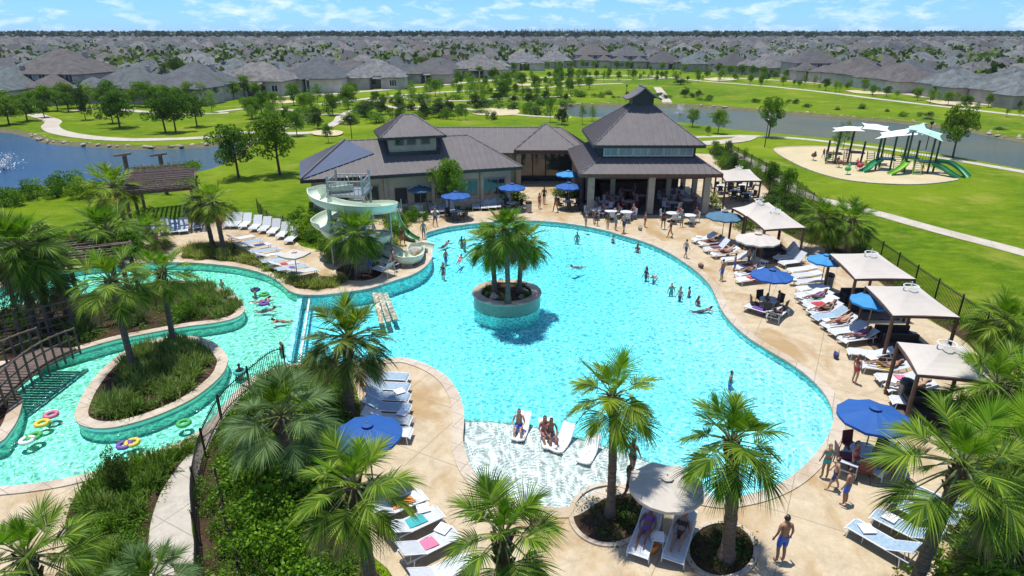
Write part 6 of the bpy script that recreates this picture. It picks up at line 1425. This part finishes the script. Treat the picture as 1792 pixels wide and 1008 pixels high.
    o = bpy.data.objects.new('tmp', me); C.objects.link(o); md = o.modifiers.new('s', 'SKIN'); md.use_smooth_shade = True; o.modifiers.new('u', 'SUBSURF').levels = 1
    for v, n in zip(me.skin_vertices[0].data, names): v.radius = J[n][1]; v.use_root = (n == 'pel')
    bpy.context.view_layer.update(); dg = bpy.context.evaluated_depsgraph_get(); bm_ = bpy.data.meshes.new_from_object(o.evaluated_get(dg)); bpy.data.objects.remove(o)
    bm_.materials.clear(); bm_.materials.append(SK[sk]); bm_.name = 'person'
    t = bpy.data.objects.new('person', bm_); C.objects.link(t); tag(t, 'x', 'person')
    V_ = [v.co.copy() for v in bm_.vertices]; Nn = [v.normal.copy() for v in bm_.vertices]
    def shell(name, test, off, mat):
        keep = [p for p in bm_.polygons if test(sum((V_[i] for i in p.vertices), Vector())/len(p.vertices))]
        if not keep: return
        ids = sorted({i for p in keep for i in p.vertices}); mp = {i: k for k, i in enumerate(ids)}; mb = MB()
        mb.add([V_[i]+Nn[i]*off for i in ids], [tuple(mp[i] for i in p.vertices) for p in keep]); mb.build(name, mat, t, smooth=True)
    hc = J['h2'][0]; hd = (J['h2'][0]-J['h1'][0]).normalized(); fw = (J['nose'][0]-J['h1'][0]).normalized(); nk = J['nk'][0]
    shell('hair', lambda c: (c-hc).length < .14 and (c-hc).dot(hd) > -.10 and not ((c-hc).dot(fw) > .025 and (c-hc).dot(hd) < .045), .016, HR[hair])
    if long_hair: MB().tube([hc-fw*.075, nk-fw*.10, nk-fw*.12-hd*.14], [.055, .06, .03], 8).build('ponytail', HR[hair], t, smooth=True)
    pl_ = J['pel'][0]; ab = J['ab'][0]; ax = (ab-pl_).normalized(); hpl, hpr = J['hpl'][0], J['hpr'][0]
    def near_leg(c):
        for n in 'lr':
            a, b = J['hp'+n][0], J['kn'+n][0]; s = (c-a).dot((b-a).normalized())
            if -.1 < s < (.26 if suit[1] == 'shorts' else .05) and ((c-a)-(b-a).normalized()*s).length < .14: return True
        return False
    wr_ok = lambda c: min((c-J['wr'+n][0]).length for n in 'lr') > .13 and min((c-J['pm'+n][0]).length for n in 'lr') > .13
    shell('swimwear', lambda c: wr_ok(c) and (((c-pl_).dot(ax) < .08 and (c-pl_).length < .2) or near_leg(c)), .012, CL[suit[0]])
    if top: cc = J['ch'][0]; shell('swim_top', lambda c: abs((c-cc).dot((J['uc'][0]-cc).normalized())+.0) < .075 and (c-cc).length < .2, .010, CL[top])
    e = MB()
    for s in (-1, 1):
        sd_ = hd.cross(fw).normalized(); e.lathe([(0, .011), (.011, 0), (0, -.011)], 6, tuple(J['h1'][0]+fw*.078+hd*.055+sd_*s*.03))
    e.build('eyes', CL['black'], t)
    return t
def PP(*a, **k): return person_proto(*a, **k)
ST_ = [(PP('stand', 0, 0, ('blue', 'shorts')), 'blue shorts'), (PP('stand', 2, 1, ('red', 'brief'), True, 'red'), 'a red bikini'), (PP('walk', 1, 0, ('black', 'brief'), True, 'black'), 'a black bikini'), (PP('walk', 3, 0, ('orange', 'shorts')), 'orange shorts'), (PP('stand', 0, 2, ('teal', 'brief'), True, 'teal'), 'a teal bikini'), (PP('walk', 2, 1, ('navy', 'shorts')), 'navy shorts')]
SI_ = [(PP('sit', 2, 1, ('blue', 'shorts')), 'blue shorts'), (PP('sit', 0, 0, ('pink', 'brief'), True, 'pink'), 'a pink bikini'), (PP('sit', 1, 0, ('grey', 'shorts')), 'grey shorts')]
LI_ = [(PP('lie', 0, 0, ('black', 'brief'), True, 'black'), 'a black bikini'), (PP('lie', 2, 1, ('red', 'shorts')), 'red shorts'), (PP('lie', 1, 0, ('purple', 'brief'), True, 'purple'), 'a purple bikini')]
SW_ = [(PP('swim', 1, 0, ('black', 'shorts')), 'black shorts'), (PP('swim', 2, 0, ('red', 'brief'), True, 'red'), 'a red bikini')]
_k = [0]
def put(kind, pt, z, rz, label, grp=None, s=1., which=None):
    K = {'st': ST_, 'si': SI_, 'li': LI_, 'sw': SW_}[kind]; i = (_k[0] if which is None else which) % len(K); _k[0] += 1; p, cl = K[i]
    w = {'st': 'person in %s standing ', 'si': 'person in %s sitting ', 'li': 'person in %s lying ', 'sw': 'person in %s swimming '}[kind] % cl
    return place(p, (*pt, z), rz, w+label, grp, s)
put('st', G(1363, 984), .03, math.pi+.15, 'on the bottom deck, back to the camera', None, 1.02, 0)
DK = 'people standing on the deck'; UM = 'people in the water'
def deckfolk(lst, lab0):
    for i, (x, y) in enumerate(lst): put('st', G(x, y), .03, rnd.uniform(0, 6.28), lab0 % nth(i), DK, rnd.uniform(.74, .98))
deckfolk([(1025,402),(1043,396),(1063,402),(1077,404),(1091,408)], 'at the pool edge before the pavilion, %s from left')
deckfolk([(1040,392),(1128,398),(1160,402),(1172,416),(1192,398),(1199,452),(1262,492)], 'on the open deck by the pavilion, %s from left')
deckfolk([(944,366),(952,358),(972,372)], 'on the deck before the entrance, %s from left')
deckfolk([(1441,838),(1456,858),(1476,884)], 'poolside by the large blue umbrella, %s from left')
deckfolk([(1494,672)], 'alone beside the pool curve near the nearest canopy (%s)'.replace(' (%s)', '%.0s'))
deckfolk([(1098,880)], 'beside the very large beige umbrella%.0s')
deckfolk([(705,430),(742,420),(762,398)], 'beside the toddler slide, %s from the left')
deckfolk([(648,480),(690,475)], 'by the palm pit near the slide, %s from left')
deckfolk([(1338,552),(1358,548),(1314,474),(1308,470),(1284,478)], 'among the narrow-end shaded loungers, %s')
deckfolk([(1490,828),(1525,830)], 'under the large blue umbrella, %s from left')
def waterfolk(lst, lab0, z=-1.12):
    for i, (x, y, k) in enumerate(lst):
        pt = G(x, y, -.12); 
        if k: put('sw', pt, -.19, rnd.uniform(0, 6.28), lab0 % nth(i), UM, .82)
        else: put('st', pt, z+rnd.uniform(-.1, .15), rnd.uniform(0, 6.28), lab0 % nth(i), UM, rnd.uniform(.78, .9))
waterfolk([(808,424,0),(813,428,0),(806,450,1),(780,448,0),(775,470,0),(782,425,1)], 'in the water near the plunge of the slide, %s')
waterfolk([(1004,466,1),(1010,418,0),(1073,420,0),(1091,414,0),(1116,436,0),(1131,480,0),(1143,484,1)], 'in the far main pool, %s from left')
waterfolk([(1175,508,0),(1190,518,0),(1206,512,0),(1222,528,0),(1238,540,1)], 'in the narrow right part of the pool, %s')
put('st', G(1279, 664, -.12), -1.12, 1.0, 'waist-deep in the water above the right foreground palm', UM, .85, 0)
put('st', G(1105, 826, -.12), -.28, 2.5, 'on the shallow ledge beside the very large beige umbrella', UM, .95, 2)
waterfolk([(388,498,0),(446,512,0),(466,522,1),(474,540,1),(420,652,0),(493,612,0),(484,560,1)], 'in the lazy river, %s from the top')
for i, (q, a) in enumerate([((908, 752), -.25), ((953, 764), .1), ((964, 768), .1)]):
    x, y = G(*q, -.1); put('si', (x, y), -.02, a+.1, 'on the ledge pool loungers, '+nth(i)+' from left', 'people on the ledge loungers')
for i, (c, rz, kind, lab) in enumerate(LOUNG):
    hit = any(s in lab for s in ('far right-hand row', 'long row', 'two loungers', 'very large beige', 'trio', 'under the large', 'shade of', 'beside the nearest')) and i % 2 == 0 or 'very large beige' in lab
    if hit: put('li', (c.x, c.y), .42, rz, 'on the %s lounger, %s' % (lab.split()[0], LG_[i].replace(' of loungers', '')), 'people lying on loungers')
for i, (a, b) in enumerate(pavt): put('si', (a+.78*math.cos(.5), b+.78*math.sin(.5)), .52, .5+math.pi/2+math.pi, 'at the pavilion table, '+PN[i], 'people under the pavilion'); put('si', (a+.78*math.cos(.5+math.pi), b+.78*math.sin(.5+math.pi)), .52, .5+math.pi/2, 'across the pavilion table, '+PN[i], 'people under the pavilion')
for i, (a, b) in enumerate(pavt2): put('si', (a+.78*math.cos(.5), b+.78*math.sin(.5)), .49, .5-math.pi/2, 'at the pavilion deck table, %s from left' % nth(i), 'people at the deck tables')
for i, (x, y) in enumerate([(1465,292),(1480,278),(1498,296),(1540,292),(1575,300),(1440,278),(1612,306)]): put('st', G(x, y), .05, i*1.3, 'on the playground sand, %s in line' % nth(i), 'children on the playground', .72)
drop_unused([p for K in (ST_, SI_, LI_, SW_) for p, _ in K])
# ================================================================ FLOATS in the river
def tube_proto(c):
    t = thing('swim_ring', 'x', 'swim ring'); m = MB(); n = 20
    m.tube([(.38*math.cos(2*math.pi*k/n), .38*math.sin(2*math.pi*k/n), .0) for k in range(n+1)], .15, 10, cap=False); m.build('ring', CL[c], t, smooth=True)
    m = MB()
    for k in range(2): a = math.pi*k; m.tube([(.5*math.cos(a), .5*math.sin(a)-.08, .12), (.56*math.cos(a), .56*math.sin(a), .17), (.5*math.cos(a), .5*math.sin(a)+.08, .12)], .015, 5)
    m.build('handle', 'black', t); return t
for i, (x, y, c, lab) in enumerate([(447,508,'navy','near the rounded tip of the long island'),(463,516,'green','beside the navy ring in the river'),(462,532,'purple','below the green ring in the river'),(420,652,'teal','between the oval island and the fence corner'),(74,742,'yellow','at the lower left of the river'),(60,765,'green','nearest the left bank island'),(90,727,'pink','above the yellow ring at lower left'),(232,776,'yellow','in front of the oval island'),(218,780,'purple','left of the yellow one before the oval island'),(322,742,'green','in the channel right of the oval island'),(48,772,'white','beside the left coping'),(95,560,'teal','in the shade of the dark pergola')]):
    p = tube_proto(c); p.location = (*G(x, y, -.12), -.08); p.scale = (.58, .58, .58); tag(p, c+' swim ring floating '+lab, 'swim ring', 'swim rings in the river')
# fountains in the ponds
for q, lab in (((1190, 196), 'small white fountain spraying in the green pond'), ((5, 292), 'broad white fountain spray on the blue pond at the left edge')):
    x, y = G(*q); rs = np.random.RandomState(2); n = 900; a = rs.uniform(0, 6.28, n); u = rs.uniform(0, 1, n); v = rs.uniform(.3, 1, n); sc_ = 2.2 if q[0] < 100 else 1.1
    c = np.stack([np.cos(a)*u*v*1.2*sc_, np.sin(a)*u*v*1.2*sc_, (1-(2*u-1)**2)*v*2.0], 1)
    t = quads_obj('fountain', leaves(c, .12, 1., .8, rs), 'white'); t.location = (x, y, -.4); tag(t, lab, 'fountain')
    nz = MB().tube([(0, 0, -.3), (0, 0, .35)], [.12, .06], 8).build('nozzle', 'black', t)
# small lamp posts in the park
for i, q in enumerate([(617, 255), (1095, 178), (1338, 258), (1620, 262)]):
    x, y = G(*q); t = thing('lamp_post', ['slim dark lamp post behind the left wing', 'slim dark lamp post at the far side of the pond', 'slim dark lamp post left of the playground', 'slim dark lamp post behind the play structure'][i], 'lamp post', (x, y, 0), 0, 'lamp posts in the park')
    MB().tube([(0, 0, 0), (0, 0, 3.4)], [.07, .045], 7).build('pole', 'black', t); MB().lathe([(.02, 3.3), (.20, 3.4), (.24, 3.75), (.05, 3.9), (0, 3.9)], 8).build('lamp_head', 'black', t)
# haze
HZ = MB().box((0, 2500, 9.5), (12200, 6200, 31)); 
hm = bpy.data.materials.new('haze'); hm.use_nodes = True; hn = hm.node_tree; hn.nodes.clear(); ho = hn.nodes.new('ShaderNodeOutputMaterial'); hv = hn.nodes.new('ShaderNodeVolumePrincipled')
hv.inputs['Color'].default_value = (.75, .87, 1, 1); hv.inputs['Density'].default_value = .00008; hn.links.new(hv.outputs[0], ho.inputs['Volume'])
if USE_HAZE: tag(HZ.build('haze', hm), 'thin blue summer haze over the suburb', kind='stuff')
